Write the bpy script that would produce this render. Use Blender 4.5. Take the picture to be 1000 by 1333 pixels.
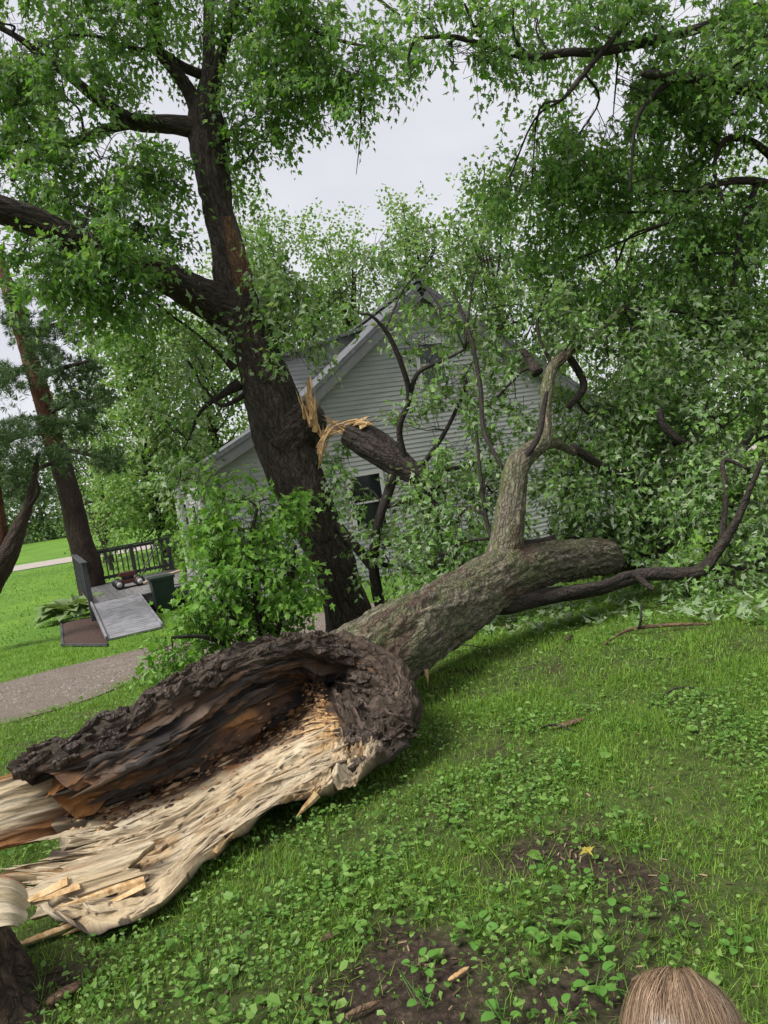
import bpy, math, random
import numpy as np
from mathutils import Matrix, Vector

for o in list(bpy.data.objects): bpy.data.objects.remove(o)
scene = bpy.context.scene
rng = np.random.default_rng(11)
random.seed(5)
RAD = math.radians

# ------------------------------------------------------------------ camera
FPX, IW, IH = 952.0, 1000.0, 1333.0
PITCH, ROLL = RAD(-3.7), RAD(9.0)
EYE = np.array([0.0, 0.0, 1.6])
cF = np.array([0, math.cos(PITCH), math.sin(PITCH)])
cR0 = np.array([1.0, 0, 0]); cU0 = np.array([0, -math.sin(PITCH), math.cos(PITCH)])
cR = math.cos(ROLL)*cR0 - math.sin(ROLL)*cU0
cU = math.sin(ROLL)*cR0 + math.cos(ROLL)*cU0
cam_data = bpy.data.cameras.new('camera'); cam = bpy.data.objects.new('camera', cam_data)
scene.collection.objects.link(cam); scene.camera = cam
cam_data.sensor_fit = 'VERTICAL'; cam_data.sensor_height = 24.0
cam_data.lens = 24.0*FPX/IH; cam_data.clip_start = 0.05; cam_data.clip_end = 2000
M4 = Matrix.Identity(4)
for i in range(3):
    M4[i][0] = cR[i]; M4[i][1] = cU[i]; M4[i][2] = -cF[i]; M4[i][3] = EYE[i]
cam.matrix_world = M4

# ------------------------------------------------------------------ world, sun, exposure
SUN_EL, SUN_AZ = RAD(54), RAD(238)      # azimuth clockwise from +Y
world = bpy.data.worlds.new('World'); scene.world = world; world.use_nodes = True
wt = world.node_tree; wt.nodes.clear()
def wn(t, **k):
    n = wt.nodes.new(t)
    for a, b in k.items(): setattr(n, a, b)
    return n
sky = wn('ShaderNodeTexSky', sky_type='NISHITA', sun_disc=False, sun_elevation=SUN_EL, sun_rotation=SUN_AZ)
wtc = wn('ShaderNodeTexCoord'); wmap = wn('ShaderNodeMapping'); wmap.inputs['Scale'].default_value = (1.6, 1.6, 3.6)
wno = wn('ShaderNodeTexNoise'); wno.inputs['Scale'].default_value = 1.7; wno.inputs['Detail'].default_value = 6; wno.inputs['Roughness'].default_value = .5
wrp = wn('ShaderNodeValToRGB')
wrp.color_ramp.elements[0].position = .3; wrp.color_ramp.elements[0].color = (3.75, 3.75, 4.1, 1)
wrp.color_ramp.elements[1].position = .7; wrp.color_ramp.elements[1].color = (4.75, 4.75, 4.9, 1)
wmx = wn('ShaderNodeMix', data_type='RGBA'); wmx.inputs[0].default_value = .93
wbg = wn('ShaderNodeBackground'); wbg.inputs['Strength'].default_value = .05
wout = wn('ShaderNodeOutputWorld')
wl = wt.links.new
wl(wtc.outputs['Generated'], wmap.inputs['Vector']); wl(wmap.outputs[0], wno.inputs['Vector']); wl(wno.outputs['Fac'], wrp.inputs['Fac'])
wl(sky.outputs[0], wmx.inputs[6]); wl(wrp.outputs[0], wmx.inputs[7]); wl(wmx.outputs[2], wbg.inputs['Color']); wl(wbg.outputs[0], wout.inputs[0])
sd = bpy.data.lights.new('sun', 'SUN'); sun = bpy.data.objects.new('sun', sd); scene.collection.objects.link(sun)
sd.energy = 1.5; sd.angle = RAD(28); sd.color = (1.0, .97, .92)
sv = Vector((math.sin(SUN_AZ)*math.cos(SUN_EL), math.cos(SUN_AZ)*math.cos(SUN_EL), math.sin(SUN_EL)))
sun.rotation_euler = sv.to_track_quat('Z', 'Y').to_euler()
scene.view_settings.view_transform = 'Standard'; scene.view_settings.look = 'None'
scene.view_settings.exposure = 1.95; scene.view_settings.gamma = 1.0
scene.cycles.max_bounces = 6; scene.cycles.diffuse_bounces = 4; scene.cycles.transmission_bounces = 4; scene.cycles.glossy_bounces = 2
scene.cycles.use_denoising = True

# ------------------------------------------------------------------ helpers
def ray(px, py):
    d = cF + cR*((px-IW/2)/FPX) + cU*((IH/2-py)/FPX)
    return d
def P(px, py, D):
    d = ray(px, py); return EYE + d*(D/d[1])
_gy = np.array([-400, 0, 3, 5, 6, 8, 10, 12, 14, 20, 45, 100, 600.]); _gz = np.array([0, 0, 0, -.05, -.11, -.36, -.66, -.84, -.95, -1.1, -1.3, -1.5, -1.5])
_yy = np.linspace(-30, 130, 1601); _zz = np.interp(_yy, _gy, _gz)
_k = np.hanning(19); _k /= _k.sum(); _zz = np.convolve(np.pad(_zz, 9, 'edge'), _k, 'valid')
_perm = np.random.default_rng(3).permutation(256); _perm = np.concatenate([_perm, _perm])
_grad = np.random.default_rng(4).normal(size=(256, 3)); _grad /= np.linalg.norm(_grad, axis=1, keepdims=True)
def pn(p):
    p = np.asarray(p, float); f = np.floor(p); i = f.astype(int) & 255; t = p - f
    u = t*t*t*(t*(t*6-15)+10); r = 0
    for dx in (0, 1):
        for dy in (0, 1):
            for dz in (0, 1):
                h = _perm[_perm[_perm[(i[..., 0]+dx) & 255]+((i[..., 1]+dy) & 255)]+((i[..., 2]+dz) & 255)]
                g = _grad[h]
                d = g[..., 0]*(t[..., 0]-dx)+g[..., 1]*(t[..., 1]-dy)+g[..., 2]*(t[..., 2]-dz)
                w = (u[..., 0] if dx else 1-u[..., 0])*(u[..., 1] if dy else 1-u[..., 1])*(u[..., 2] if dz else 1-u[..., 2])
                r = r + w*d
    return r*1.6
def fbm(p, o=3):
    r = 0; a = 1.; p = np.asarray(p, float)
    for k in range(o): r = r + a*pn(p*(2**k)+k*17.3); a *= .5
    return r
def v3(x, y, z): return np.stack(np.broadcast_arrays(np.asarray(x, float), y, z), -1)
def gz(x, y):
    x = np.asarray(x, float); y = np.asarray(y, float)
    z = np.interp(y, _yy, _zz)
    return z + .03*pn(v3(x*.5, y*.5, 0))*np.clip(1-np.abs(y)/60, 0, 1)
def G(px, py):
    d = ray(px, py); t = 1.6/max(-d[2], 1e-3)
    for _ in range(40):
        p = EYE+d*t; z = float(gz(p[0], p[1])); t += (p[2]-z)/max(-d[2], .02)*.6
    p = EYE+d*t; p[2] = float(gz(p[0], p[1])); return p
def nrm(a): return a/np.maximum(np.linalg.norm(a, axis=-1, keepdims=True), 1e-9)
def crom(pts, n):
    pts = np.asarray(pts, float); m = len(pts)
    q = np.vstack([2*pts[0]-pts[1], pts, 2*pts[-1]-pts[-2]])
    t = np.linspace(0, m-1-1e-9, n); i = t.astype(int); f = (t-i)[:, None]
    a, b, c, d = q[i], q[i+1], q[i+2], q[i+3]
    return .5*((2*b)+(c-a)*f+(2*a-5*b+4*c-d)*f*f+(3*b-a-3*c+d)*f**3)

COL = scene.collection
def mesh_np(name, V, F, mats, parent=None, attrs=None, smooth=True, mi=None):
    """F: one (M,k) int array or a list of them"""
    me = bpy.data.meshes.new(name)
    Fs = F if isinstance(F, list) else [F]
    V = np.asarray(V, np.float32)
    me.vertices.add(len(V)); me.vertices.foreach_set('co', V.ravel())
    loops = np.concatenate([f.ravel() for f in Fs]).astype(np.int32)
    tot = np.concatenate([np.full(len(f), f.shape[1], np.int32) for f in Fs])
    st = np.concatenate([[0], np.cumsum(tot)[:-1]]).astype(np.int32)
    me.loops.add(len(loops)); me.loops.foreach_set('vertex_index', loops)
    me.polygons.add(len(tot)); me.polygons.foreach_set('loop_start', st)
    if mi is not None: me.polygons.foreach_set('material_index', np.asarray(mi, np.int32))
    me.polygons.foreach_set('use_smooth', np.full(len(tot), bool(smooth)))
    for m in (mats if isinstance(mats, (list, tuple)) else [mats]): me.materials.append(m)
    me.update(calc_edges=True)
    for k, a in (attrs or {}).items():
        a = np.asarray(a, np.float32)
        if a.ndim == 1: at = me.attributes.new(k, 'FLOAT', 'POINT'); at.data.foreach_set('value', a)
        elif a.shape[1] == 3: at = me.attributes.new(k, 'FLOAT_VECTOR', 'POINT'); at.data.foreach_set('vector', a.ravel())
        else: at = me.attributes.new(k, 'FLOAT_COLOR', 'POINT'); at.data.foreach_set('color', a.ravel())
    ob = bpy.data.objects.new(name, me); COL.objects.link(ob)
    if parent: ob.parent = parent
    return ob
def tag(o, label=None, cat=None, group=None, kind=None):
    if label: o['label'] = label
    if cat: o['category'] = cat
    if group: o['group'] = group
    if kind: o['kind'] = kind
    return o
def thing(name, label, cat, loc=(0, 0, 0), group=None):
    e = bpy.data.objects.new(name, None); COL.objects.link(e); e.empty_display_size = .1
    e['base'] = [float(c) for c in loc]
    return tag(e, label, cat, group)
class MB:
    """collects boxes and tubes for one mesh"""
    def __init__(s): s.V = []; s.F4 = []; s.n = 0; s.A = []
    def add(s, V, F, bk=None):
        s.V.append(V); s.F4.append(F+s.n); s.n += len(V); s.A.append(V if bk is None else bk)
    def box(s, c, ax, ay, az, hx, hy, hz):
        c = np.asarray(c, float); V = []
        for k in range(8):
            V.append(c+ax*hx*(1 if k & 1 else -1)+ay*hy*(1 if k & 2 else -1)+az*hz*(1 if k & 4 else -1))
        F = np.array([[0, 2, 3, 1], [4, 5, 7, 6], [0, 1, 5, 4], [2, 6, 7, 3], [0, 4, 6, 2], [1, 3, 7, 5]])
        s.add(np.array(V), F); return s
    def tube(s, pts, rad, seg=6, n=8, cap=True):
        V, F, bk = tube(pts, rad, seg, n); s.add(V, F, bk); return s
    def build(s, name, mat, parent=None, smooth=False):
        return mesh_np(name, np.vstack(s.V), np.vstack(s.F4), mat, parent, {'bk': np.vstack(s.A)}, smooth)
def frames(c):
    t = nrm(np.gradient(c, axis=0)); u = np.zeros_like(c)
    a = np.array([1., 0, 0]) if abs(t[0][0]) < .8 else np.array([0, 0, 1.])
    x = a - t[0]*a.dot(t[0]); x /= np.linalg.norm(x)
    for i in range(len(c)):
        x = x - t[i]*x.dot(t[i]); x /= np.linalg.norm(x); u[i] = x
    return t, u, np.cross(t, u)
def tube(pts, rad, seg=8, n=10, disp=None, taper_end=True):
    """swept tube; disp(ang, length, radius, coords) gives radial offset. returns V, F(quads), bark coordinates"""
    c = crom(pts, n); r = crom(np.asarray(rad, float)[:, None], n)[:, 0]; r = np.maximum(r, .0015)
    t, u, w = frames(c)
    L = np.concatenate([[0], np.cumsum(np.linalg.norm(np.diff(c, axis=0), axis=1))])
    a = np.linspace(0, 2*np.pi, seg, endpoint=False)
    ca, sa = np.cos(a), np.sin(a)
    bk = np.stack([np.outer(r, ca), np.outer(r, sa), np.repeat(L[:, None], seg, 1)], -1)
    rr = np.repeat(r[:, None], seg, 1)
    if disp is not None: rr = rr + disp(bk, rr)
    V = c[:, None]+rr[..., None]*(u[:, None]*ca[None, :, None]+w[:, None]*sa[None, :, None])
    i = np.arange(n-1)[:, None]; j = np.arange(seg)[None]
    F = np.stack([i*seg+j, i*seg+(j+1) % seg, (i+1)*seg+(j+1) % seg, (i+1)*seg+j], -1).reshape(-1, 4)
    V = V.reshape(-1, 3); bk = bk.reshape(-1, 3)
    # caps: centre vertices, degenerate quads avoided by pairing triangles into quads
    e0 = len(V); V = np.vstack([V, c[0]-t[0]*r[0]*.15, c[-1]+t[-1]*r[-1]*.5]); bk = np.vstack([bk, [0, 0, 0], [0, 0, L[-1]]])
    jj = np.arange(0, seg-1, 2)
    c0 = np.stack([np.full(len(jj), e0), (jj+2) % seg, jj+1, jj], -1)
    b = (n-1)*seg
    c1 = np.stack([np.full(len(jj), e0+1), b+jj, b+jj+1, b+(jj+2) % seg], -1)
    return V, np.vstack([F, c0, c1]), bk

# ------------------------------------------------------------------ materials
class NT:
    def __init__(s, name):
        s.m = bpy.data.materials.new(name); s.m.use_nodes = True; s.t = s.m.node_tree; s.t.nodes.clear()
        s.out = s.n('ShaderNodeOutputMaterial'); s.b = s.n('ShaderNodeBsdfPrincipled'); s.l(s.b.outputs[0], s.out.inputs[0])
    def n(s, t, **k):
        q = s.t.nodes.new(t)
        for a, b in k.items(): setattr(q, a, b)
        return q
    def l(s, a, b): s.t.links.new(a, b)
    def attr(s, name): return s.n('ShaderNodeAttribute', attribute_name=name)
    def coord(s, src, scale):
        m = s.n('ShaderNodeMapping'); m.inputs['Scale'].default_value = scale; s.l(src, m.inputs['Vector']); return m.outputs[0]
    def noise(s, vec, scale, detail=4, rough=.55, dist=0):
        q = s.n('ShaderNodeTexNoise'); q.inputs['Scale'].default_value = scale; q.inputs['Detail'].default_value = detail
        q.inputs['Roughness'].default_value = rough; q.inputs['Distortion'].default_value = dist
        if vec is not None: s.l(vec, q.inputs['Vector'])
        return q.outputs['Fac']
    def ramp(s, fac, stops):
        q = s.n('ShaderNodeValToRGB'); e = q.color_ramp.elements
        while len(e) < len(stops): e.new(.5)
        for x, (p, c) in zip(e, stops): x.position = p; x.color = (*c, 1) if len(c) == 3 else c
        s.l(fac, q.inputs['Fac']); return q.outputs[0]
    def mix(s, f, a, b, mode='MIX'):
        q = s.n('ShaderNodeMix', data_type='RGBA', blend_type=mode)
        for v, i in ((f, 0), (a, 6), (b, 7)):
            if hasattr(v, 'node'): s.l(v, q.inputs[i])
            else: q.inputs[i].default_value = v if i == 0 else (*v, 1)
        return q.outputs[2]
    def col(s, c):
        if hasattr(c, 'node'): s.l(c, s.b.inputs['Base Color'])
        else: s.b.inputs['Base Color'].default_value = (*c, 1)
    def bump(s, h, strength=.5, dist=.01):
        q = s.n('ShaderNodeBump'); q.inputs['Strength'].default_value = strength; q.inputs['Distance'].default_value = dist
        s.l(h, q.inputs['Height']); s.l(q.outputs[0], s.b.inputs['Normal'])
    def set(s, rough=.8, spec=.3):
        s.b.inputs['Roughness'].default_value = rough; s.b.inputs['Specular IOR Level'].default_value = spec; return s.m
def plain(name, c, rough=.7, spec=.3, var=.25, scale=6):
    t = NT(name); tc = t.n('ShaderNodeTexCoord')
    f = t.noise(tc.outputs['Object'], scale, 5)
    lo = tuple(x*(1-var) for x in c); hi = tuple(min(1, x*(1+var)) for x in c)
    t.col(t.ramp(f, [(.3, lo), (.7, hi)])); t.bump(t.noise(tc.outputs['Object'], scale*8, 3), .15, .004)
    return t.set(rough, spec)
def bark_mat(name, stops, moss=None, moss_amt=.5, sc=1., rough=.85, plate=(15, 15, 2.6), crack=.45, patch=None):
    t = NT(name); a = t.attr('bk').outputs['Vector']
    f = t.noise(t.coord(a, (34*sc, 34*sc, 8*sc)), 1, 8, .7, .6)
    c = t.ramp(f, stops)
    f2 = t.noise(t.coord(a, (3, 3, 1.4)), 1, 4)
    dk = t.ramp(f2, [(.35, (.7, .7, .7)), (.65, (1.15, 1.12, 1.08))]); c = t.mix(1., c, dk, 'MULTIPLY')
    nz = t.n('ShaderNodeTexNoise'); nz.inputs['Scale'].default_value = 9*sc; nz.inputs['Detail'].default_value = 5; t.l(a, nz.inputs['Vector'])
    va = t.n('ShaderNodeVectorMath', operation='MULTIPLY_ADD'); t.l(nz.outputs['Color'], va.inputs[0]); va.inputs[1].default_value = (.16/sc, .16/sc, .3/sc); t.l(a, va.inputs[2])
    vo = t.n('ShaderNodeTexVoronoi', feature='DISTANCE_TO_EDGE'); vo.inputs['Scale'].default_value = 1; t.l(t.coord(va.outputs[0], tuple(x*sc for x in plate)), vo.inputs['Vector'])
    cr = t.ramp(vo.outputs['Distance'], [(0, (0, 0, 0)), (.16, (.75, .75, .75)), (.4, (1, 1, 1))])
    if moss:
        m = t.ramp(t.noise(t.coord(a, (6, 6, 2.2)), 1, 6, .7), [(.62-moss_amt*.3, (0, 0, 0)), (.80-moss_amt*.2, (1, 1, 1))])
        c = t.mix(m, c, moss)
    if patch:
        m = t.ramp(t.noise(t.coord(a, (5, 5, 1.2)), 1, 6, .65), [(.55, (0, 0, 0)), (.62, (1, 1, 1))]); c = t.mix(m, c, patch)
    c = t.mix(t.ramp(vo.outputs['Distance'], [(0, (crack, crack, crack)), (.10, (0, 0, 0))]), c, tuple(x*.6 for x in stops[0][1])); t.col(c)
    hs = t.n('ShaderNodeMath', operation='MULTIPLY_ADD'); t.l(t.noise(t.coord(a, (70*sc, 70*sc, 22*sc)), 1, 7, .7), hs.inputs[0]); hs.inputs[1].default_value = .55; t.l(cr, hs.inputs[2])
    t.bump(hs.outputs[0], 1., .016/max(1, sc))
    return t.set(rough, .3)
def leaf_mat(name, cols, under, trans=.35, rough=.42, under_amt=1.0):
    t = NT(name); g = t.n('ShaderNodeNewGeometry')
    c = t.ramp(g.outputs['Random Per Island'], [(i/(len(cols)-1), k) for i, k in enumerate(cols)])
    bf = t.n('ShaderNodeMath', operation='MULTIPLY'); t.l(g.outputs['Backfacing'], bf.inputs[0]); bf.inputs[1].default_value = under_amt
    c = t.mix(bf.outputs[0], c, under); t.col(c); t.set(rough+.06, .3)
    tr = t.n('ShaderNodeBsdfTranslucent'); mt = t.mix(1., c, (1.25, 1.35, .55), 'MULTIPLY'); t.l(mt, tr.inputs['Color'])
    ms = t.n('ShaderNodeMixShader'); ms.inputs[0].default_value = trans
    t.l(t.b.outputs[0], ms.inputs[1]); t.l(tr.outputs[0], ms.inputs[2]); t.l(ms.outputs[0], t.out.inputs[0])
    return t.m
M = {}
M['bark_dark'] = bark_mat('bark_dark', [(.3, (.018, .014, .011)), (.5, (.05, .039, .031)), (.7, (.13, .105, .085))])
M['bark_limb'] = bark_mat('bark_limb', [(.3, (.02, .016, .014)), (.7, (.075, .06, .05))])
M['bark_fallen'] = bark_mat('bark_fallen', [(.3, (.05, .04, .032)), (.48, (.125, .107, .078)), (.66, (.30, .27, .205))], (.088, .105, .036), .7, 1., plate=(24, 24, 5), patch=(.09, .058, .04))
M['bark_red'] = bark_mat('bark_red', [(.3, (.022, .015, .010)), (.52, (.06, .042, .029)), (.72, (.17, .128, .092))], plate=(20, 20, 7))
M['bark_pine'] = bark_mat('bark_pine', [(.3, (.05, .022, .012)), (.7, (.22, .10, .055))])
M['bark_pine_low'] = bark_mat('bark_pine_low', [(.3, (.02, .014, .011)), (.7, (.08, .055, .042))])
M['twig'] = bark_mat('twig', [(.3, (.016, .013, .012)), (.7, (.055, .045, .038))], sc=2)
g1 = [(0.072, 0.163, 0.035), (0.116, 0.248, 0.050), (0.159, 0.317, 0.059), (0.213, 0.360, 0.081)]
M['leaf'] = leaf_mat('leaf_maple', g1, (0.175, 0.230, 0.149), .52, .42, .7)
M['leaf_fallen'] = leaf_mat('leaf_fallen', [(0.066, 0.140, 0.034), (0.112, 0.218, 0.050), (0.160, 0.295, 0.064), (0.205, 0.335, 0.100)], (0.275, 0.350, 0.215), .35, .36, .9)
M['leaf_shrub'] = leaf_mat('leaf_shrub', [(0.072, 0.183, 0.026), (0.115, 0.252, 0.037), (0.158, 0.323, 0.045), (0.216, 0.392, 0.063)], (0.216, 0.336, 0.113), .42, .42, .7)
M['leaf_far'] = leaf_mat('leaf_far', [(0.083, 0.163, 0.044), (0.133, 0.244, 0.059), (0.184, 0.308, 0.073), (0.233, 0.358, 0.104)], (0.233, 0.325, 0.131), .35, .55)
M['leaf_dark'] = leaf_mat('leaf_dark', [(0.035, 0.077, 0.025), (0.056, 0.117, 0.031), (0.089, 0.164, 0.041)], (0.129, 0.188, 0.084), .3, .5)
M['needle'] = leaf_mat('needle', [(0.031, 0.070, 0.027), (0.062, 0.110, 0.037), (0.094, 0.156, 0.047)], (0.062, 0.110, 0.039), .15, .6)
M['grass'] = leaf_mat('grass_blade', [(0.064, 0.138, 0.015), (0.110, 0.217, 0.022), (0.156, 0.289, 0.029), (0.221, 0.332, 0.048)], (0.110, 0.203, 0.024), .35, .5, .5)
M['clover'] = leaf_mat('ground_leaf', [(0.057, 0.132, 0.021), (0.095, 0.198, 0.031), (0.125, 0.242, 0.042), (0.188, 0.297, 0.073)], (0.188, 0.264, 0.104), .3, .42, .7)
M['hosta'] = leaf_mat('hosta_leaf', [(.09, .15, .055), (.15, .22, .09), (.24, .30, .15)], (.15, .2, .1), .25, .4, .5)

# ------------------------------------------------------------------ ground
def soil_mask(x, y):
    """1 = bare soil. near patches of bare earth in the foreground"""
    n = fbm(v3(x*1.1+3.1, y*1.1+7.7, 0), 3)*.5 + fbm(v3(x*3.3, y*3.3, 5), 2)*.28
    s = np.zeros_like(np.asarray(x, float)) - .35
    for (px, py, r, a) in SOIL:
        c = SOILP[(px, py)]
        s = s + a*np.exp(-(((x-c[0])**2)+((y-c[1])**2*1.6))/(r*r))
    return np.clip((n*1.5+s*.62)*2.2-.16, 0, 1)
SOIL = [(560, 1240, .42, .75), (470, 1190, .2, .5), (800, 1170, .33, .75), (720, 1110, .2, .5), (680, 1290, .4, .6), (870, 1230, .3, .45), (520, 1330, .35, .6), (990, 990, .25, .5), (960, 1170, .25, .5), (120, 1260, .25, .6), (860, 1060, .25, .25), (620, 1060, .2, .25), (400, 1290, .25, .35)]
SOILP = {(a, b): G(a, b) for a, b, _, _ in SOIL}
def gz2(x, y):
    """height of the lawn sheet itself, small bumps included"""
    m = (np.abs(x) < 6) & (y < 7.2) & (y > 0)
    return gz(x, y)+np.where(m, .012*fbm(v3(x*5, y*5, 2), 2), 0)-.012*np.where((np.abs(x) < 6) & (y > .5) & (y < 9), soil_mask(x, y), 0)
def axis(segs):
    out = []
    for a, b, s in segs: out.append(np.arange(a, b, s))
    return np.concatenate(out+[[segs[-1][1]]])
gx = axis([(-600, -100, 50), (-100, -20, 8), (-20, -5, .3), (-5, 5, .07), (5, 20, .5), (20, 100, 8), (100, 600, 50)])
gyy = axis([(-40, -2, 4), (-2, 1, .5), (1, 8, .07), (8, 20, .2), (20, 60, 2), (60, 140, 8), (140, 900, 60)])
X, Y = np.meshgrid(gx, gyy)
S = np.where((np.abs(X) < 6) & (Y > .5) & (Y < 9), soil_mask(X, Y), 0)
Z = gz2(X, Y)
nyy, nxx = X.shape
idx = np.arange(nyy*nxx).reshape(nyy, nxx)
Fg = np.stack([idx[:-1, :-1], idx[:-1, 1:], idx[1:, 1:], idx[1:, :-1]], -1).reshape(-1, 4)
t = NT('lawn'); tc = t.n('ShaderNodeTexCoord'); ob = tc.outputs['Object']; so = t.attr('soil').outputs['Fac']
gcol = t.ramp(t.noise(t.coord(ob, (1, 1, 1)), 9, 6, .65), [(.3, (.045, .10, .014)), (.5, (.09, .185, .025)), (.72, (.15, .27, .04))])
big = t.ramp(t.noise(ob, .35, 4), [(.35, (.8, .85, .8)), (.65, (1.25, 1.15, 1.0))]); gcol = t.mix(1., gcol, big, 'MULTIPLY')
scol = t.ramp(t.noise(ob, 38, 8, .7), [(.3, (.014, .010, .008)), (.52, (.042, .03, .022)), (.75, (.12, .088, .062))])
under = t.mix(.32, scol, gcol)
sep = t.n('ShaderNodeSeparateXYZ'); t.l(ob, sep.inputs[0])
mr = t.n('ShaderNodeMapRange'); mr.inputs[1].default_value = 6; mr.inputs[2].default_value = 14; t.l(sep.outputs[1], mr.inputs[0])
base = t.mix(mr.outputs[0], under, gcol)
t.col(t.mix(so, base, scol)); t.bump(t.noise(ob, 60, 6, .7), .8, .02)
M['lawn'] = t.set(.9, .15)
ground = tag(mesh_np('lawn', np.stack([X, Y, Z], -1).reshape(-1, 3), Fg, M['lawn'], None, {'soil': S.ravel()}), kind='structure')

def ribbon(name, centre, width, mat, lift=.006, n=80, jag=.0, cols=9):
    c = crom(np.array(centre), n); t_ = nrm(np.gradient(c, axis=0)); s = np.stack([-t_[:, 1], t_[:, 0], 0*t_[:, 0]], -1)
    w = np.asarray(crom(np.array(width, float)[:, None], n))[:, 0]
    u = np.linspace(-1, 1, cols)
    jl = 1+jag*fbm(v3(c[:, 0]*.9, c[:, 1]*.9, 1), 3); jr = 1+jag*fbm(v3(c[:, 0]*.9, c[:, 1]*.9, 9), 3)
    ww = np.where(u[None] < 0, (w*jl)[:, None], (w*jr)[:, None])*.5
    V = c[:, None]+s[:, None]*(u[None, :, None]*ww[..., None])
    V[..., 2] = gz(V[..., 0], V[..., 1])+lift
    i = np.arange(n*cols).reshape(n, cols)
    F = np.stack([i[:-1, :-1], i[1:, :-1], i[1:, 1:], i[:-1, 1:]], -1).reshape(-1, 4)[:, ::-1]
    return tag(mesh_np(name, V.reshape(-1, 3), F, mat), kind='structure'), V
t = NT('gravel'); tc = t.n('ShaderNodeTexCoord'); ob = tc.outputs['Object']
c = t.ramp(t.noise(ob, 45, 8, .75), [(.3, (.10, .08, .065)), (.5, (.19, .155, .13)), (.75, (.32, .28, .24))])
c = t.mix(t.ramp(t.noise(ob, 1.6, 6, .7), [(.45, (0, 0, 0)), (.72, (.8, .8, .8))]), c, (.13, .095, .07))
t.col(c); t.bump(t.noise(ob, 70, 5, .7), 1., .02); M['gravel'] = t.set(.9, .2)
drive, DV = ribbon('gravel_driveway', [P(-260, 1000, 8.2), G(-80, 938), G(20, 908), G(110, 880), G(225, 852), G(330, 832), G(450, 806), G(640, 770)], [3.0, 3.0, 3.0, 3.0, 2.9, 2.8, 2.8, 2.8], M['gravel'], .012, 120, .12, 11)
t = NT('road'); tc = t.n('ShaderNodeTexCoord'); t.col(t.ramp(t.noise(tc.outputs['Object'], 3, 6), [(.3, (.25, .22, .19)), (.7, (.36, .32, .28))])); M['road'] = t.set(.9)
ribbon('road', [(-160, 37, 0), (-60, 43, 0), (-20, 47, 0), (30, 52, 0), (140, 62, 0)], [6]*5, M['road'], .03, 60)

# ------------------------------------------------------------------ foliage machinery
LT = np.array([[0, 0, 0], [.36, .04, 0], [.25, .22, 0], [.52, .55, 0], [.22, .52, 0], [0, 1, 0], [-.22, .52, 0], [-.52, .55, 0], [-.25, .22, 0], [-.36, .04, 0]], float)
LT[:, 2] = .22*np.abs(LT[:, 0]) - .22*LT[:, 1]**2
LF = np.array([[0, i, i+1] for i in range(1, 9)])
KT = np.array([[0, 0, 0], [.42, .42, .1], [0, 1, -.15], [-.42, .42, .1], [.2, .8, 0]], float)[:4]
KF = np.array([[0, 1, 2], [0, 2, 3]])
OT = np.array([[0, .06, 0], [.42, .22, .07], [.40, .72, .06], [0, 1, -.08], [-.40, .72, .06], [-.42, .22, .07]], float)   # rounded leaf
OF = np.array([[0, 1, 2], [0, 2, 3], [0, 3, 4], [0, 4, 5]])
def leaves(base, d, n, size, T=LT, Fc=LF):
    d = nrm(d); n = nrm(n-d*np.sum(n*d, -1, keepdims=True)); s = np.cross(d, n)
    m = len(base); kx = rng.uniform(.55, 1.02, (m, 1, 1)); kz = rng.uniform(-.6, 2.6, (m, 1, 1)); ky = rng.normal(size=(m, 1, 1))*.22
    if T is OT: kz = rng.uniform(-1.5, 4, (m, 1, 1))
    elif T is not LT: kx = 1.; kz = 1.; ky = 0.
    V = base[:, None]+size[:, None, None]*(s[:, None]*(T[None, :, :1]*kx+ky*T[None, :, 1:2]**2)+d[:, None]*T[None, :, 1:2]+n[:, None]*T[None, :, 2:3]*kz)
    F = Fc[None]+(np.arange(len(base))*len(T))[:, None, None]
    return V.reshape(-1, 3), F.reshape(-1, Fc.shape[1])
def rnd(n, s=1.): return rng.normal(size=(n, 3))*s
def sprigs(root, d, L, nodes=5, size=.1, droop=.5, T=LT, Fc=LF, flip=.12, up=.6):
    """leafy twigs: opposite leaf pairs along each twig plus a terminal leaf. returns leaf V,F and the twig curves"""
    n = len(root); d = nrm(d)
    side = nrm(np.cross(d, rnd(n)+[0, 0, .3]))
    B = []; Dv = []; Nn = []; Sz = []
    for k in range(nodes+1):
        tt = (k+.6)/(nodes+.6)
        p = root+d*(L*tt)[:, None]+np.array([0, 0, -1])*(L*tt*tt*.22)[:, None]
        ang = k*1.57+rng.uniform(-.4, .4, n)
        sd = side*np.cos(ang)[:, None]+np.cross(d, side)*np.sin(ang)[:, None]
        for sg in ((1, -1) if k < nodes else (0,)):
            dv = nrm(sd*sg*.9+d*(.45+(sg == 0))+np.array([0, 0, -1])*droop*rng.uniform(.3, 1.4, n)[:, None]+rnd(n, .28))
            B.append(p+sd*sg*.05*L[:, None]+dv*(size*.35)); Dv.append(dv)
            nn = np.array([0, 0, up])+rnd(n, .6)+np.array([0, -.25, 0])+d*.15; nn[rng.random(n) < flip] *= -1
            Nn.append(nn); Sz.append(size*rng.uniform(.6, 1.25, n)*(1.1-.3*tt))
    V, F = leaves(np.vstack(B), np.vstack(Dv), np.vstack(Nn), np.concatenate(Sz), T, Fc)
    return V, F
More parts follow.
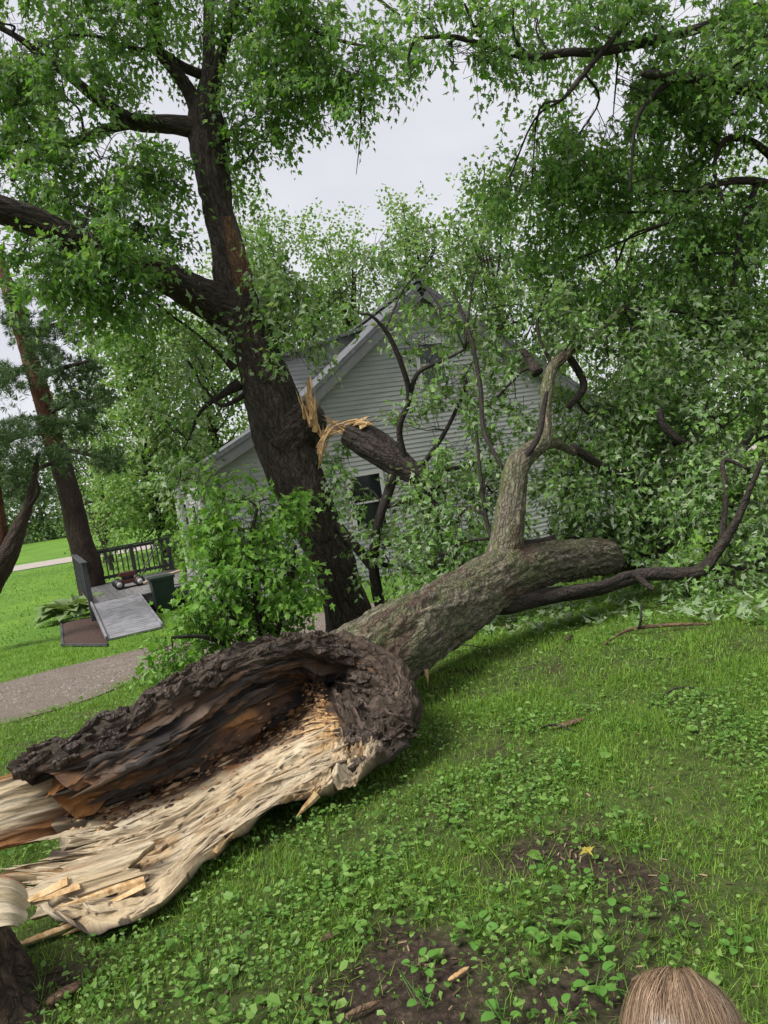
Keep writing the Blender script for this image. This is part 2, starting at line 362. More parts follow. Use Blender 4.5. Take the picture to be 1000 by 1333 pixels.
def twig_mesh(a, b, r):
    """thin three-sided twigs from a to b"""
    d = nrm(b-a); s = nrm(np.cross(d, [.3, .2, .9])); w = np.cross(d, s); n = len(a)
    mid = (a+b)/2+rnd(n, .03)+np.array([0, 0, .02])
    R = []
    for c, rr in ((a, 1.), (mid, .75), (b, .3)):
        for k in range(3):
            q = k*2.094; R.append(c+(s*math.cos(q)+w*math.sin(q))*(r*rr)[:, None])
    V = np.stack(R, 1); Fq = []
    for l in (0, 3):
        for k in range(3): Fq.append([l+k, l+(k+1) % 3, l+3+(k+1) % 3, l+3+k])
    F = np.array(Fq)[None]+(np.arange(n)*9)[:, None, None]
    return V.reshape(-1, 3), F.reshape(-1, 4)
def blob_points(blobs, clump=.9, thr=-.05):
    """blobs: (px, py, D, rx_px, ry_px, depth_m, count) -> points spread through the volumes, clumped"""
    out = []
    for b in blobs:
        px, py, D, rx, ry, rd, n = b
        c = P(px, py, D); k = D/FPX
        p = rng.normal(size=(n*4, 3)); p /= np.linalg.norm(p, axis=1, keepdims=True)
        p *= rng.random((n*4, 1))**(.45)
        q = c+p[:, :1]*rx*k*cR+p[:, 1:2]*rd*np.array([0, 1, 0])+p[:, 2:]*ry*k*cU
        q = q[fbm(q*clump+31, 2) > thr][:n]
        out.append(q)
    return out
def crown(name, parent, blobs, leaf, size=.1, anchors=None, L=.38, nodes=4, droop=.5, clump=.9, thr=-.05, T=LT, Fc=LF, flip=.12, twig='twig', branch_r=.02, spread=.35, nsub=9, gy_min=None, dens=1.):
    """leaf part (stuff) and twig part (stuff) of one tree"""
    blobs = [(*b[:6], max(2, int(b[6]*dens))) for b in blobs]
    pts = blob_points(blobs, clump, thr)
    tv = []; tf = []; n0 = 0; roots = []; dirs = []
    for b, q in zip(blobs, pts):
        if len(q) == 0: continue
        c = P(*b[:3])
        if anchors is not None and len(anchors):
            A = anchors[np.argmin(np.linalg.norm(anchors-c, axis=1))]
            # one bough from the limb into the cloud of leaves, then branchlets
            dist = np.linalg.norm(c-A); mid = (A+c)/2+rnd(1, .12*dist)[0]+np.array([0, 0, .08*dist]); end = c+(c-A)*.35+rnd(1, .1*dist)[0]
            V, F, _ = tube([A, mid, c, end], [branch_r*1.3, branch_r, branch_r*.7, branch_r*.25], 6, 14); tv.append(V); tf.append(F+n0); n0 += len(V)
            bough = crom([A, mid, c, end], 30)
            for k in range(min(nsub, len(q))):
                e = q[rng.integers(len(q))]; s = bough[np.clip(np.argmin(np.linalg.norm(bough-e, axis=1))-4, 2, 29)]
                m = (s+e)/2+rnd(1, .1*np.linalg.norm(e-s))[0]
                V, F, _ = tube([s, m, e], [branch_r*.45, branch_r*.3, branch_r*.12], 4, 8); tv.append(V); tf.append(F+n0); n0 += len(V)
            src = bough[np.argmin(np.linalg.norm(q[:, None]-bough[None, 8:], axis=2), axis=1)+8]
        else: src = np.repeat(c[None], len(q), 0)
        out = nrm(q-src)
        roots.append(q); dirs.append(out*.9+rnd(len(q), .5)+np.array([0, 0, -.25]))
    q = np.vstack(roots); d = nrm(np.vstack(dirs)); Ls = L*rng.uniform(.6, 1.3, len(q))
    V, F = sprigs(q, d, Ls, nodes, size, droop, T, Fc, flip)
    if gy_min is not None: V[:, 2] = np.maximum(V[:, 2], gz(V[:, 0], V[:, 1])+.015)
    cr = tag(mesh_np(name, V, F, leaf, parent, None, False), kind='stuff')
    a, b_ = q-d*(Ls*.5)[:, None], q+d*(Ls*.9)[:, None]-np.array([0, 0, 1])*(Ls*.25)[:, None]
    V, F = twig_mesh(a, b_, np.full(len(a), .0035*max(1, size/.1)))
    tv.append(V); tf.append(F+n0)
    tag(mesh_np('twigs', np.vstack(tv), np.vstack(tf), M[twig], parent, {'bk': np.vstack(tv)}, True), kind='stuff')
    return cr
def bark_disp(amp=.03, f=7., ls=.16, lump=.05, plates=0.):
    def fn(bk, r):
        q = bk*np.array([f, f, f*ls])
        n1 = pn(q+.35*fbm(bk*4, 2)[..., None]); n2 = pn(q*2.3+9)
        ridge = 1-2*np.abs(n1)
        d = amp*(ridge*.75+.3*n2-.3) + lump*fbm(bk*1.3+5, 2)*np.minimum(r*2.5, 1)
        if plates:
            c = pn(bk*np.array([f*2, f*2, f*.9])+3); d = d+plates*np.sign(c)*np.minimum(np.abs(c)*4, 1)
        return d*np.clip(r/.2, .12, 1)
    return fn
def px_path(rows):
    """rows (px, py, D, half width px) -> points, radii"""
    pts = [P(a, b, D) for a, b, D, w in rows]; rad = [w*D/FPX for a, b, D, w in rows]
    return np.array(pts), np.array(rad)
def limb(name, rows, mat, parent, seg=14, step=.05, disp=None, label=None):
    pts, rad = px_path(rows)
    L = np.sum(np.linalg.norm(np.diff(pts, axis=0), axis=1)); n = max(8, int(L/step))
    V, F, bk = tube(pts, rad, seg, n, disp)
    o = mesh_np(name, V, F, mat, parent, {'bk': bk})
    if label: o['label'] = label
    return o, crom(pts, max(6, int(L/.25)))
ALLT = {}

def splinters(name, base, dirs, length, width, mat, parent, n=8):
    """jagged wedge-shaped slivers, each one its own mesh"""
    for k in range(n):
        b = base[k % len(base)]+rnd(1, .012)[0]; d = nrm(np.array(dirs[k % len(dirs)])+rnd(1, .16)[0]); L = length*rng.uniform(.5, 1.2); w = width*rng.uniform(.6, 1.3)
        s = nrm(np.cross(d, rnd(1)[0])); u = np.cross(d, s); V = []
        for tt, ww in ((0, 1), (.3, .85), (.6, .6), (.85, .3), (1, .06)):
            c = b+d*L*tt+s*rng.normal()*.1*w+u*.06*L*tt*tt
            for a in range(4):
                q = a*1.5708; V.append(c+(s*math.cos(q)*w*ww+u*math.sin(q)*w*.4*ww))
        F = [[4*i+a, 4*i+(a+1) % 4, 4*i+4+(a+1) % 4, 4*i+4+a] for i in range(4) for a in range(4)]+[[16, 17, 18, 19], [3, 2, 1, 0]]
        V = np.array(V); mesh_np(name, V, np.array(F), mat, parent, {'bk': V}, False)
t = NT('fresh_wood'); a = t.attr('bk').outputs['Vector']
t.col(t.ramp(t.noise(t.coord(a, (40, 40, 14)), 1, 6, .7), [(.3, (.20, .10, .04)), (.48, (.46, .29, .13)), (.68, (.64, .49, .29))])); t.bump(t.noise(t.coord(a, (120, 120, 30)), 1, 5, .7), .8, .006); M['fresh_wood'] = t.set(.7, .25)

# ------------------------------------------------------------------ house
AH = RAD(19); hx = np.array([math.cos(AH), math.sin(AH), 0]); hy = np.array([-math.sin(AH), math.cos(AH), 0]); hz = np.array([0, 0, 1.])
HA = P(263, 650, 16.0); HA[2] = 0
def wl_(px, py):
    d = ray(px, py); n = hy; tt = (HA-EYE).dot(n)/d.dot(n); p = EYE+d*tt
    return (p-HA).dot(hx), p[2]
def H(s, d, z): return HA+hx*s+hy*d+hz*z
s_pk, z_pk = wl_(541, 372); s_bk, z_bk = wl_(400, 512); s_ev, z_ev = wl_(262, 604)
HB = -1.25
slope = (z_pk-z_bk)/(s_pk-s_bk)
s_r = s_pk+(z_pk-z_ev)/slope*1.0; HD = 9.5
t = NT('siding'); tc = t.n('ShaderNodeTexCoord')
t.col(t.ramp(t.noise(t.coord(tc.outputs['Object'], (.6, .6, 5)), 3, 5), [(.3, (.25, .256, .25)), (.7, (.335, .335, .327))])); M['siding'] = t.set(.55, .4)
t = NT('shingle'); tc = t.n('ShaderNodeTexCoord')
t.col(t.ramp(t.noise(tc.outputs['Object'], 11, 7, .7), [(.3, (.075, .077, .083)), (.55, (.12, .122, .13)), (.75, (.20, .20, .21))])); t.bump(t.noise(tc.outputs['Object'], 25, 4), .6, .01); M['shingle'] = t.set(.9, .2)
M['fascia'] = plain('fascia', (.12, .12, .12), .6, .3, .15)
M['trim'] = plain('white_trim', (.42, .42, .41), .5, .4, .08)
M['wall_core'] = plain('wall_core', (.30, .30, .29))
t = NT('pane'); t.col((.012, .014, .017)); M['pane'] = t.set(.08, .6)
M['deck'] = plain('weathered_board', (.15, .145, .145), .7, .35, .45, 9)
M['ramp'] = plain('wet_grey_board', (.20, .195, .21), .4, .5, .3, 5)
M['rail'] = plain('dark_rail', (.05, .05, .055), .6, .35, .3)
house = thing('house', 'grey clapboard house with steep gable and shingle roof behind the trees', 'house', H(0, 0, HB))
def roofline(s):
    if s < s_bk: return z_ev+(s-s_ev)*(z_bk-z_ev)/(s_bk-s_ev)
    if s < s_pk: return z_bk+(s-s_bk)*slope
    return z_pk-(s-s_pk)*slope
def prism(name, poly, d0, d1, mat, parent):
    n = len(poly); V = np.array([H(s, d0, z) for s, z in poly]+[H(s, d1, z) for s, z in poly])
    F4 = np.array([[i, i+n, (i+1) % n+n, (i+1) % n] for i in range(n)])
    return mesh_np(name, V, [F4, np.array([list(range(n))]), np.array([list(range(2*n-1, n-1, -1))])], mat, parent, None, False)
sL = 0.0; sR = s_r
wall = prism('wall', [(sL, HB-.3), (sR, HB-.3), (sR, roofline(sR)-.12), (s_pk, z_pk-.12), (s_bk, z_bk-.12), (sL, roofline(sL)-.12)], 0, HD, M['wall_core'], house)
wins = []
for (l, tp, r, bt) in ((452, 620, 494, 686), (540, 448, 577, 497)):
    a, zt = wl_(l, tp); b, _ = wl_(r, (tp+bt)/2); _, zb = wl_((l+r)/2+3, bt); wins.append((a, b, zb, zt))
wins[0] = (wins[0][0], wins[0][0]+.82, wins[0][3]-1.35, wins[0][3]); wins[1] = (wins[1][0], wins[1][0]+.72, wins[1][3]-1.05, wins[1][3])
EXPO = .108; nb = int((z_pk-.2-HB)/EXPO)
def srange(z):
    """left and right end of the gable wall at height z"""
    zz = z+.14; lo = sL
    if zz > roofline(sL):
        lo = s_ev+(zz-z_ev)*(s_bk-s_ev)/(z_bk-z_ev) if zz < z_bk else s_bk+(zz-z_bk)/slope
    return max(lo, sL), min(sR, s_pk+(z_pk-zz)/slope)
def board(s0, s1, z0, e, flip=0):
    V = [H(s0, -.004, z0+e), H(s1, -.004, z0+e), H(s0, -.022, z0), H(s1, -.022, z0), H(s0, -.001, z0-.001), H(s1, -.001, z0-.001)]
    return np.array(V), np.array([[0, 2, 3, 1], [2, 4, 5, 3]])
for k in range(nb):
    z0 = HB+k*EXPO; lo, hi = srange(z0+EXPO)
    if hi-lo < .08: continue
    cuts = [(a-.04, b+.04) for a, b, zb, zt in wins if zb-.04 < z0+EXPO*.5 < zt+.04]
    segs = [(lo, hi)]
    for a, b in cuts: segs = [x for s0, s1 in segs for x in ((s0, min(s1, a)), (max(s0, b), s1)) if x[1]-x[0] > .02]
    for s0, s1 in segs:
        V, F = board(s0, s1, z0, EXPO); mesh_np('siding_board', V, F, M['siding'], wall, None, False)
# side wall boards (towards the deck)
ztop = roofline(sL)-.14
for k in range(int((ztop-HB)/EXPO)):
    z0 = HB+k*EXPO
    V = np.array([H(-.004, 0, z0+EXPO), H(-.004, HD, z0+EXPO), H(-.022, 0, z0), H(-.022, HD, z0), H(-.001, 0, z0), H(-.001, HD, z0)])
    mesh_np('siding_board', V, np.array([[0, 1, 3, 2], [2, 3, 5, 4]]), M['siding'], wall, None, False)
MB().box(H(-.02, -.02, (HB+ztop)/2), hx, hy, hz, .045, .045, (ztop-HB)/2).build('corner_trim', M['siding'], wall)
for a, b, zb, zt in wins:
    w = MB(); c = (a+b)/2; cz = (zb+zt)/2
    fr = .045
    for (x, z, ex, ez) in ((a, cz, fr, (zt-zb)/2+fr), (b, cz, fr, (zt-zb)/2+fr), (c, zt, (b-a)/2-fr, fr), (c, zb, (b-a)/2-fr, fr)):
        w.box(H(x, -.03, z), hx, hy, hz, ex, .035, ez)
    wo = w.build('window', M['trim'], house)
    MB().box(H(c, -.018, cz), hx, hy, hz, (b-a)/2-fr, .006, (zt-zb)/2-fr).build('pane', M['pane'], wo)
    MB().box(H(c, -.034, cz), hx, hy, hz, (b-a)/2-fr, .012, .022).build('sash_rail', M['trim'], wo)
def slab(s0, z0, s1, z1, d0, d1, th, name, mat, parent):
    n = nrm(np.array([-(z1-z0), s1-s0])); n = n if n[1] > 0 else -n
    q = [(s0, z0), (s1, z1), (s1+n[0]*th, z1+n[1]*th), (s0+n[0]*th, z0+n[1]*th)]
    return prism(name, q, d0, d1, mat, parent)
OV = -.32
ms = (z_bk-z_ev)/(s_bk-s_ev)
roof = slab(s_bk, z_bk-.1, s_pk, z_pk-.1, OV, HD+.3, .1, 'roof', M['shingle'], house)
slab(s_ev-.25, z_ev-.25*ms-.1, s_bk+.02, z_bk-.1, OV-.003, HD+.3, .1, 'roof', M['shingle'], house)
slab(s_pk, z_pk-.1, s_r+.4, z_pk-.1-(s_r+.4-s_pk)*slope, OV, HD+.3, .1, 'roof', M['shingle'], house)
for (a, za, b, zb) in ((s_ev-.25, z_ev-.25*ms-.34, s_bk, z_bk-.34), (s_bk, z_bk-.36, s_pk, z_pk-.36), (s_pk, z_pk-.36, s_r+.4, z_pk-.36-(s_r+.4-s_pk)*slope)):
    slab(a, za, b, zb, OV+.01, OV+.035, .25, 'rake_board', M['fascia'], roof)
    slab(a, za+.17, b, zb+.17, OV+.036, -.03, .02, 'soffit', M['fascia'], roof)
MB().box(H(s_pk, HD*.5, z_pk+.06), hx, hy, hz, .12, HD*.5+.35, .035).build('ridge_cap', M['shingle'], roof)
MB().box(H(s_pk-.15, .6, z_pk+.05), hx, hy, hz, .07, .07, .22).build('vent_pipe', M['rail'], roof)
# dormer on the left slope
sd0, sd1 = s_bk+.15, s_pk-.5; zd = roofline(sd1)-.12
dorm = prism('dormer', [(sd0, roofline(sd0)-.2), (sd1, roofline(sd1)-.25), (sd1, zd), (sd0, zd-.45)], 2.3, HD-1.2, M['wall_core'], house)
for k in range(26):
    z0 = roofline(sd0)+k*EXPO; a = sd0; b = min(sd1, s_bk+(z0-z_bk)/slope+.0)
    zc = zd-.45+(b-sd0)/(sd1-sd0)*.45
    if z0+EXPO > zd-.1: break
    b0 = max(a, sd0+(z0+EXPO-(zd-.45))/.45*(sd1-sd0))
    if b-b0 < .05: continue
    V = np.array([H(b0, 2.294, z0+EXPO), H(b, 2.294, z0+EXPO), H(b0, 2.278, z0), H(b, 2.278, z0)]); mesh_np('siding_board', V, np.array([[0, 2, 3, 1]]), M['siding'], dorm, None, False)
slab(sd0-.3, zd-.45-.13, sd1+.1, zd+.03, 2.0, HD-1.0, .08, 'dormer_roof', M['shingle'], house)
# entry on the deck side: storm door and side window
zdk = -.55
do = MB().box(H(-.05, 4.2, zdk+1.02), hx, hy, hz, .03, .45, 1.02).build('door', M['trim'], house)
MB().box(H(-.085, 4.2, zdk+1.3), hx, hy, hz, .004, .33, .62).build('pane', M['pane'], do)
MB().box(H(-.1, 3.85, zdk+1.0), hx, hy, hz, .02, .03, .05).build('door_handle', M['rail'], do)
wo = MB().box(H(-.05, 1.5, zdk+1.35), hx, hy, hz, .03, .42, .6).build('window', M['trim'], house)
MB().box(H(-.085, 1.5, zdk+1.35), hx, hy, hz, .004, .36, .53).build('pane', M['pane'], wo)

# ------------------------------------------------------------------ deck with ramp
AD = RAD(25.5); hx_h, hy_h, H_h = hx, hy, H
hx = np.array([math.cos(AD), math.sin(AD), 0]); hy = np.array([-math.sin(AD), math.cos(AD), 0])
def H(s, d, z): return HA+hx*s+hy*d+hz*z
def hl(p): q = np.asarray(p)-HA; return q.dot(hx), q.dot(hy)
rl = hl(G(141, 835)); tl = hl(P(122, 781, 16.8))
RW = 1.02; r0 = rl[1]; rs = rl[0]
r1 = r0+3.1; dk1 = r1+4.6
deck = thing('wooden_deck', 'weathered grey wooden deck and ramp with dark railing beside the house', 'deck', H(rs, r0, -.95))
zg0 = float(gz(*H(rs, r0, 0)[:2]))+.03
rampp = MB(); ang = math.atan2(zdk-zg0, r1-r0); ry = hy*math.cos(ang)+hz*math.sin(ang); rz = np.cross(hx, ry)
for s in (0.02, RW-.02): rampp.box(H(rs+s, (r0+r1)/2, (zg0+zdk)/2-.09), hx, ry, rz, .025, (r1-r0)/2/math.cos(ang), .06)
rampo = rampp.build('ramp', M['deck'], deck)
np_ = 22
for k in range(np_):
    f = (k+.5)/np_; c = H(rs+RW/2, r0+(r1-r0)*f, zg0+(zdk-zg0)*f)
    MB().box(c, hx, ry, rz, RW/2+rng.uniform(-.008, .008), (r1-r0)/np_/2*.93, .018).build('plank', M['ramp'], rampo)
for s in (-.02, RW+.02): MB().box(H(rs+s, (r0+r1)/2, (zg0+zdk)/2+.03), hx, ry, rz, .02, (r1-r0)/2/math.cos(ang), .045).build('edge_board', M['ramp'], rampo)
fl = MB()
dw = -rs+.25
fl.box(H(rs+dw/2, (r1+dk1)/2, zdk-.14), hx, hy, hz, dw/2-.02, (dk1-r1)/2-.02, .1)
flo = fl.build('deck_frame', M['deck'], deck)
nbd = int(dw/.14)
for k in range(nbd): MB().box(H(rs+(k+.5)*dw/nbd, (r1+dk1)/2, zdk-.02), hx, hy, hz, dw/nbd/2*.94, (dk1-r1)/2, .018).build('plank', M['deck'], flo)
rail = MB(); zr = zdk+.95
def post(s, d, h=.98, w=.055): MB().box(H(s, d, zdk+h/2-.25), hx, hy, hz, w, w, h/2+.25).build('post', M['rail'], deck)
post(rs-.02, r1+.06); post(rs-.02, dk1-.05); post(rs+1.55, dk1-.05); post(rs+dw-.1, dk1-.05)
for a, b in (((rs-.02, r1-.02), (rs-.02, dk1)), ((rs+.08, dk1-.05), (rs+dw, dk1-.05))):
    pa, pb = H(*a, 0), H(*b, 0); c = (pa+pb)/2; d = nrm(pb-pa); n = np.cross(hz, d); L = np.linalg.norm(pb-pa)/2
    MB().box(c+hz*(zr+.03), d, n, hz, L, .07, .02).build('top_rail', M['rail'], deck)
    MB().box(c+hz*(zr-.04), d, n, hz, L-.06, .02, .04).build('rail_board', M['rail'], deck)
    MB().box(c+hz*(zdk+.16), d, n, hz, L-.06, .02, .045).build('rail_board', M['rail'], deck)
    m = int(2*L/.145)
    for k in range(1, m): MB().box(pa+d*(2*L*k/m)+n*.025+hz*(zdk+.5), d, n, hz, .018, .018, .42).build('baluster', M['rail'], deck)
# things on and by the deck
M['red'] = plain('red_paint', (.075, .02, .018), .4, .5); M['black'] = plain('black_plastic', (.02, .02, .022), .5, .4)
mw = thing('push_mower', 'small red and black mower with white wheel hubs on the deck', 'mower', H(rs+1.0, r1+1.2, zdk))
def disc(c, ax, r, th, seg=20):
    ax = nrm(np.asarray(ax)); V, F, bk = tube([c-ax*th/2, c, c+ax*th/2], [r, r, r], seg, 3); V[-2] = c-ax*th/2; V[-1] = c+ax*th/2; return V, F
mc = H(rs+1.08, r1+2.2, zdk)
MB().box(mc+hz*.17, hx, hy, hz, .30, .24, .05).build('mower_deck', M['red'], mw)
b = MB(); V, F, bk = tube([mc+hz*.22, mc+hz*.3, mc+hz*.4], [.15, .16, .09], 16, 6); b.add(V, F, bk); b.build('engine', M['black'], mw, True)
MB().box(mc+hz*.36, hx, hy, hz, .2, .16, .05).build('engine_cover', M['red'], mw)
for sx in (-.26, .26):
    for sy in (-.28, .28):
        c = mc+hx*sx+hy*sy+hz*.13; b = MB(); V, F = disc(c, hy, .13, .06); b.add(V, F); wo = b.build('wheel', M['black'], mw, True)
        b = MB(); V, F = disc(c, hy, .07, .075); b.add(V, F); b.build('hub', M['trim'], wo, True)
b = MB()
for sy in (-.2, .2): b.tube([mc+hx*.3+hy*sy+hz*.2, mc+hx*.6+hy*sy+hz*.6, mc+hx*.85+hy*sy+hz*.95], [.014]*3, 6, 8)
b.tube([mc+hx*.85-hy*.2+hz*.95, mc+hx*.87+hz*.97, mc+hx*.85+hy*.2+hz*.95], [.018]*3, 6, 6); b.build('handle', M['black'], mw, True)
M['bin'] = plain('dark_green_plastic', (.012, .026, .021), .5, .4, .2)
bn = thing('wheeled_bin', 'dark green wheeled rubbish bin standing beside the wooden ramp', 'bin')
bc = H(rs+RW+.55, r1-.2, 0); bzz = float(gz(bc[0], bc[1])); bc[2] = bzz
V = np.array([bc+hx*a*w+hy*d_*w+hz*z for z, w in ((.03, .2), (.78, .26)) for a, d_ in ((-1, -1), (1, -1), (1, 1), (-1, 1))])
mesh_np('body', V, np.array([[0, 1, 5, 4], [1, 2, 6, 5], [2, 3, 7, 6], [3, 0, 4, 7], [3, 2, 1, 0], [4, 5, 6, 7]]), M['bin'], bn, None, False)
MB().box(bc+hz*.81, hx, hy, hz, .285, .285, .03).build('lid', M['bin'], bn)
for s in (-1, 1):
    b = MB(); V, F = disc(bc+hx*.2*s+hy*.27+hz*.1, hx, .1, .05); b.add(V, F); b.build('wheel', M['black'], bn, True)
lp = MB().box(H(rs+1.75, r1+.5, zdk+.27), nrm(hx*.9+hz*.12), hy, nrm(hz-hx*.12), .5, .12, .02)
lo_ = lp.build('wooden_board', plain('tan_board', (.30, .22, .15)), None); tag(lo_, 'tan wooden board propped on the deck beside the green bin', 'board')
MB().box(H(rs+1.6, r1+.5, zdk+.12), hx, hy, hz, .05, .1, .13).build('prop_block', M['deck'], lo_)
# hosta bed
t = NT('mulch'); tc = t.n('ShaderNodeTexCoord'); t.col(t.ramp(t.noise(tc.outputs['Object'], 26, 6, .7), [(.3, (.025, .016, .013)), (.7, (.10, .062, .05))])); t.bump(t.noise(tc.outputs['Object'], 40, 4), 1, .03); M['mulch'] = t.set(.9, .2)
bedc = [G(80, 812), G(140, 800), G(140, 842), G(82, 842)]
bx_ = np.array(bedc); u_ = np.linspace(0, 1, 14)
bp = np.array([[(bx_[0]*(1-a)+bx_[1]*a)*(1-b)+(bx_[3]*(1-a)+bx_[2]*a)*b for a in u_] for b in u_])
bp[..., 2] = gz(bp[..., 0], bp[..., 1])+.03+.07*np.outer(np.sin(u_*np.pi), np.sin(u_*np.pi))**.5
ii = np.arange(196).reshape(14, 14); tag(mesh_np('soil_bed', bp.reshape(-1, 3), np.stack([ii[:-1, :-1], ii[1:, :-1], ii[1:, 1:], ii[:-1, 1:]], -1).reshape(-1, 4), M['mulch']), kind='structure')
eb = thing('bed_edging', 'dark timber edging round the mulched bed beside the ramp', 'edging')
for a, b in ((bedc[0], bedc[3]), (bedc[3], bedc[2])):
    d = nrm(b-a); MB().box((a+b)/2+hz*.04, d, np.cross(hz, d), hz, np.linalg.norm(b-a)/2+.03, .025, .02).build('timber', M['rail'], eb)
HT = []
for v in np.linspace(0, 1, 7):
    w = .30*math.sin(math.pi*min(1, v*.9+.08))**.8 if v < 1 else 0.0
    for u in (-1, 0, 1): HT.append([u*w, v, .10*abs(u)*w/.3+.30*v-.62*v*v])
HT = np.array(HT); HF = np.array([[3*i+j, 3*i+j+1, 3*i+j+4, 3*i+j+3] for i in range(6) for j in range(2)])
def hosta(c, R, n, label):
    h = thing('hosta_plant', label, 'plant', c)
    for k in range(n):
        a = k*2.4+rng.uniform(-.2, .2); ring = .35+.65*(k/n)
        d = np.array([math.cos(a), math.sin(a), 1.35-1.1*ring]); b0 = c+np.array([math.cos(a), math.sin(a), 0])*.06
        st = b0+nrm(d)*R*.45
        V, F = leaves(st[None], d[None]-np.array([0, 0, .15]), np.array([[0, 0, 1.]])+rnd(1, .15), np.array([R*rng.uniform(.55, .75)]), HT, HF)
        n0 = len(V); tvv, tff = twig_mesh(b0[None], st[None], np.array([.008]))
        mesh_np('leaf', np.vstack([V, tvv]), np.vstack([F, tff+n0]), M['hosta'], h)
hosta(G(95, 808)+np.array([0, .2, .05]), .85, 44, 'broad hosta clump with cream-green leaves beside the ramp')
hosta(G(128, 800)+np.array([-.1, .35, .05]), .55, 26, 'smaller hosta clump tucked against the ramp post')

# ------------------------------------------------------------------ fallen tree
fallen = thing('fallen_tree', 'huge fallen maple trunk with hollow rotten base lying across the lawn', 'tree', P(300, 1050, 3.3))
trunk_rows = [(448, 882, 4.62, 57), (500, 848, 4.95, 54), (535, 824, 5.3, 49), (573, 800, 5.75, 44), (620, 772, 6.25, 38.5), (668, 746, 6.75, 33.5), (715, 733, 7.2, 27.5), (755, 727, 7.6, 25), (782, 725, 7.85, 23.5), (795, 728, 8.0, 19)]
pts, rad = px_path(trunk_rows)
V, F, bk = tube(pts, rad, 200, 380, bark_disp(.022, 11, .12, .035, .006))
mesh_np('trunk', V, F, M['bark_fallen'], fallen, {'bk': bk})
fa = [crom(pts, 20)[10:]]
bd = bark_disp(.025, 12, .25, .08)
def fl_limb(rows, mat='bark_limb', seg=14, step=.05, disp=None, nm='limb'):
    o, a = limb(nm, rows, M[mat], fallen, seg, step, disp); fa.append(a); return o
fl_limb([(652, 745, 6.72, 27), (660, 705, 6.8, 21), (666, 652, 6.95, 18), (673, 608, 7.15, 15.5), (690, 588, 7.35, 12.5), (709, 573, 7.55, 9.5), (710, 540, 7.75, 7.5), (713, 500, 8.0, 7.5), (722, 476, 8.2, 7), (748, 452, 8.4, 6), (775, 436, 8.6, 4.5), (810, 400, 8.8, 3)], 'bark_fallen', 60, .02, bark_disp(.02, 14, .14, .04, .006))
fl_limb([(698, 582, 7.45, 9), (722, 577, 7.7, 7), (748, 590, 8.0, 4)], 'bark_fallen', 16)
fl_limb([(628, 780, 6.35, 12), (655, 786, 6.45, 14), (685, 781, 6.6, 12.5), (720, 775, 6.9, 11), (780, 766, 7.2, 9), (840, 748, 7.4, 9), (905, 745, 7.5, 8), (932, 720, 7.5, 7), (958, 680, 7.4, 5), (975, 640, 7.3, 4), (992, 600, 7.2, 3)], 'bark_limb', 22, .03, bd)
fl_limb([(672, 776, 6.55, 6), (705, 779, 6.65, 7), (735, 772, 6.8, 8), (790, 760, 7.0, 6), (822, 748, 7.1, 5), (850, 768, 7.0, 3)], 'bark_limb')
fl_limb([(905, 745, 7.5, 6), (945, 738, 7.6, 4), (990, 745, 7.7, 3)], 'bark_limb')
fl_limb([(668, 712, 7.0, 9), (700, 708, 7.2, 7), (720, 700, 7.5, 4)], 'bark_limb')
fl_limb([(940, 705, 7.5, 4), (945, 640, 7.6, 3.4), (942, 600, 7.7, 3), (975, 610, 7.6, 2)], 'bark_limb')
fl_limb([(672, 610, 7.1, 4), (700, 570, 7.2, 4), (708, 530, 7.3, 3.5), (712, 510, 7.3, 2.5)], 'twig')
fl_limb([(700, 485, 8.1, 8), (690, 470, 8.2, 6), (680, 455, 8.2, 4)], 'bark_limb')
fl_limb([(858, 532, 8.2, 4.5), (862, 552, 8.2, 5), (880, 570, 8.2, 5), (895, 580, 8.3, 4)], 'bark_limb')
fl_limb([(745, 582, 8.0, 6), (790, 610, 8.3, 5), (840, 635, 8.5, 5), (880, 625, 8.8, 3)], 'bark_limb')
fl_limb([(800, 735, 8.1, 12), (845, 722, 8.8, 11), (880, 690, 9.4, 12), (930, 640, 10.2, 8), (980, 560, 10.8, 5)], 'bark_limb')
fl_limb([(735, 455, 8.4, 5), (760, 500, 8.5, 5), (740, 530, 8.4, 4)], 'bark_limb')
for rows in ([(655, 610, 7.3, 2.5), (630, 560, 7.6, 3), (625, 500, 7.9, 3), (610, 430, 8.2, 2.6), (590, 380, 8.4, 1.8)],
             [(680, 780, 7.2, 2), (640, 700, 7.6, 3), (628, 640, 7.8, 2.6), (620, 560, 8.0, 2)],
             [(720, 480, 8.2, 2.5), (700, 430, 8.4, 2.2), (705, 390, 8.6, 1.6)]):
    fl_limb(rows, 'twig', 8)
fan = np.vstack(fa)
fb = []
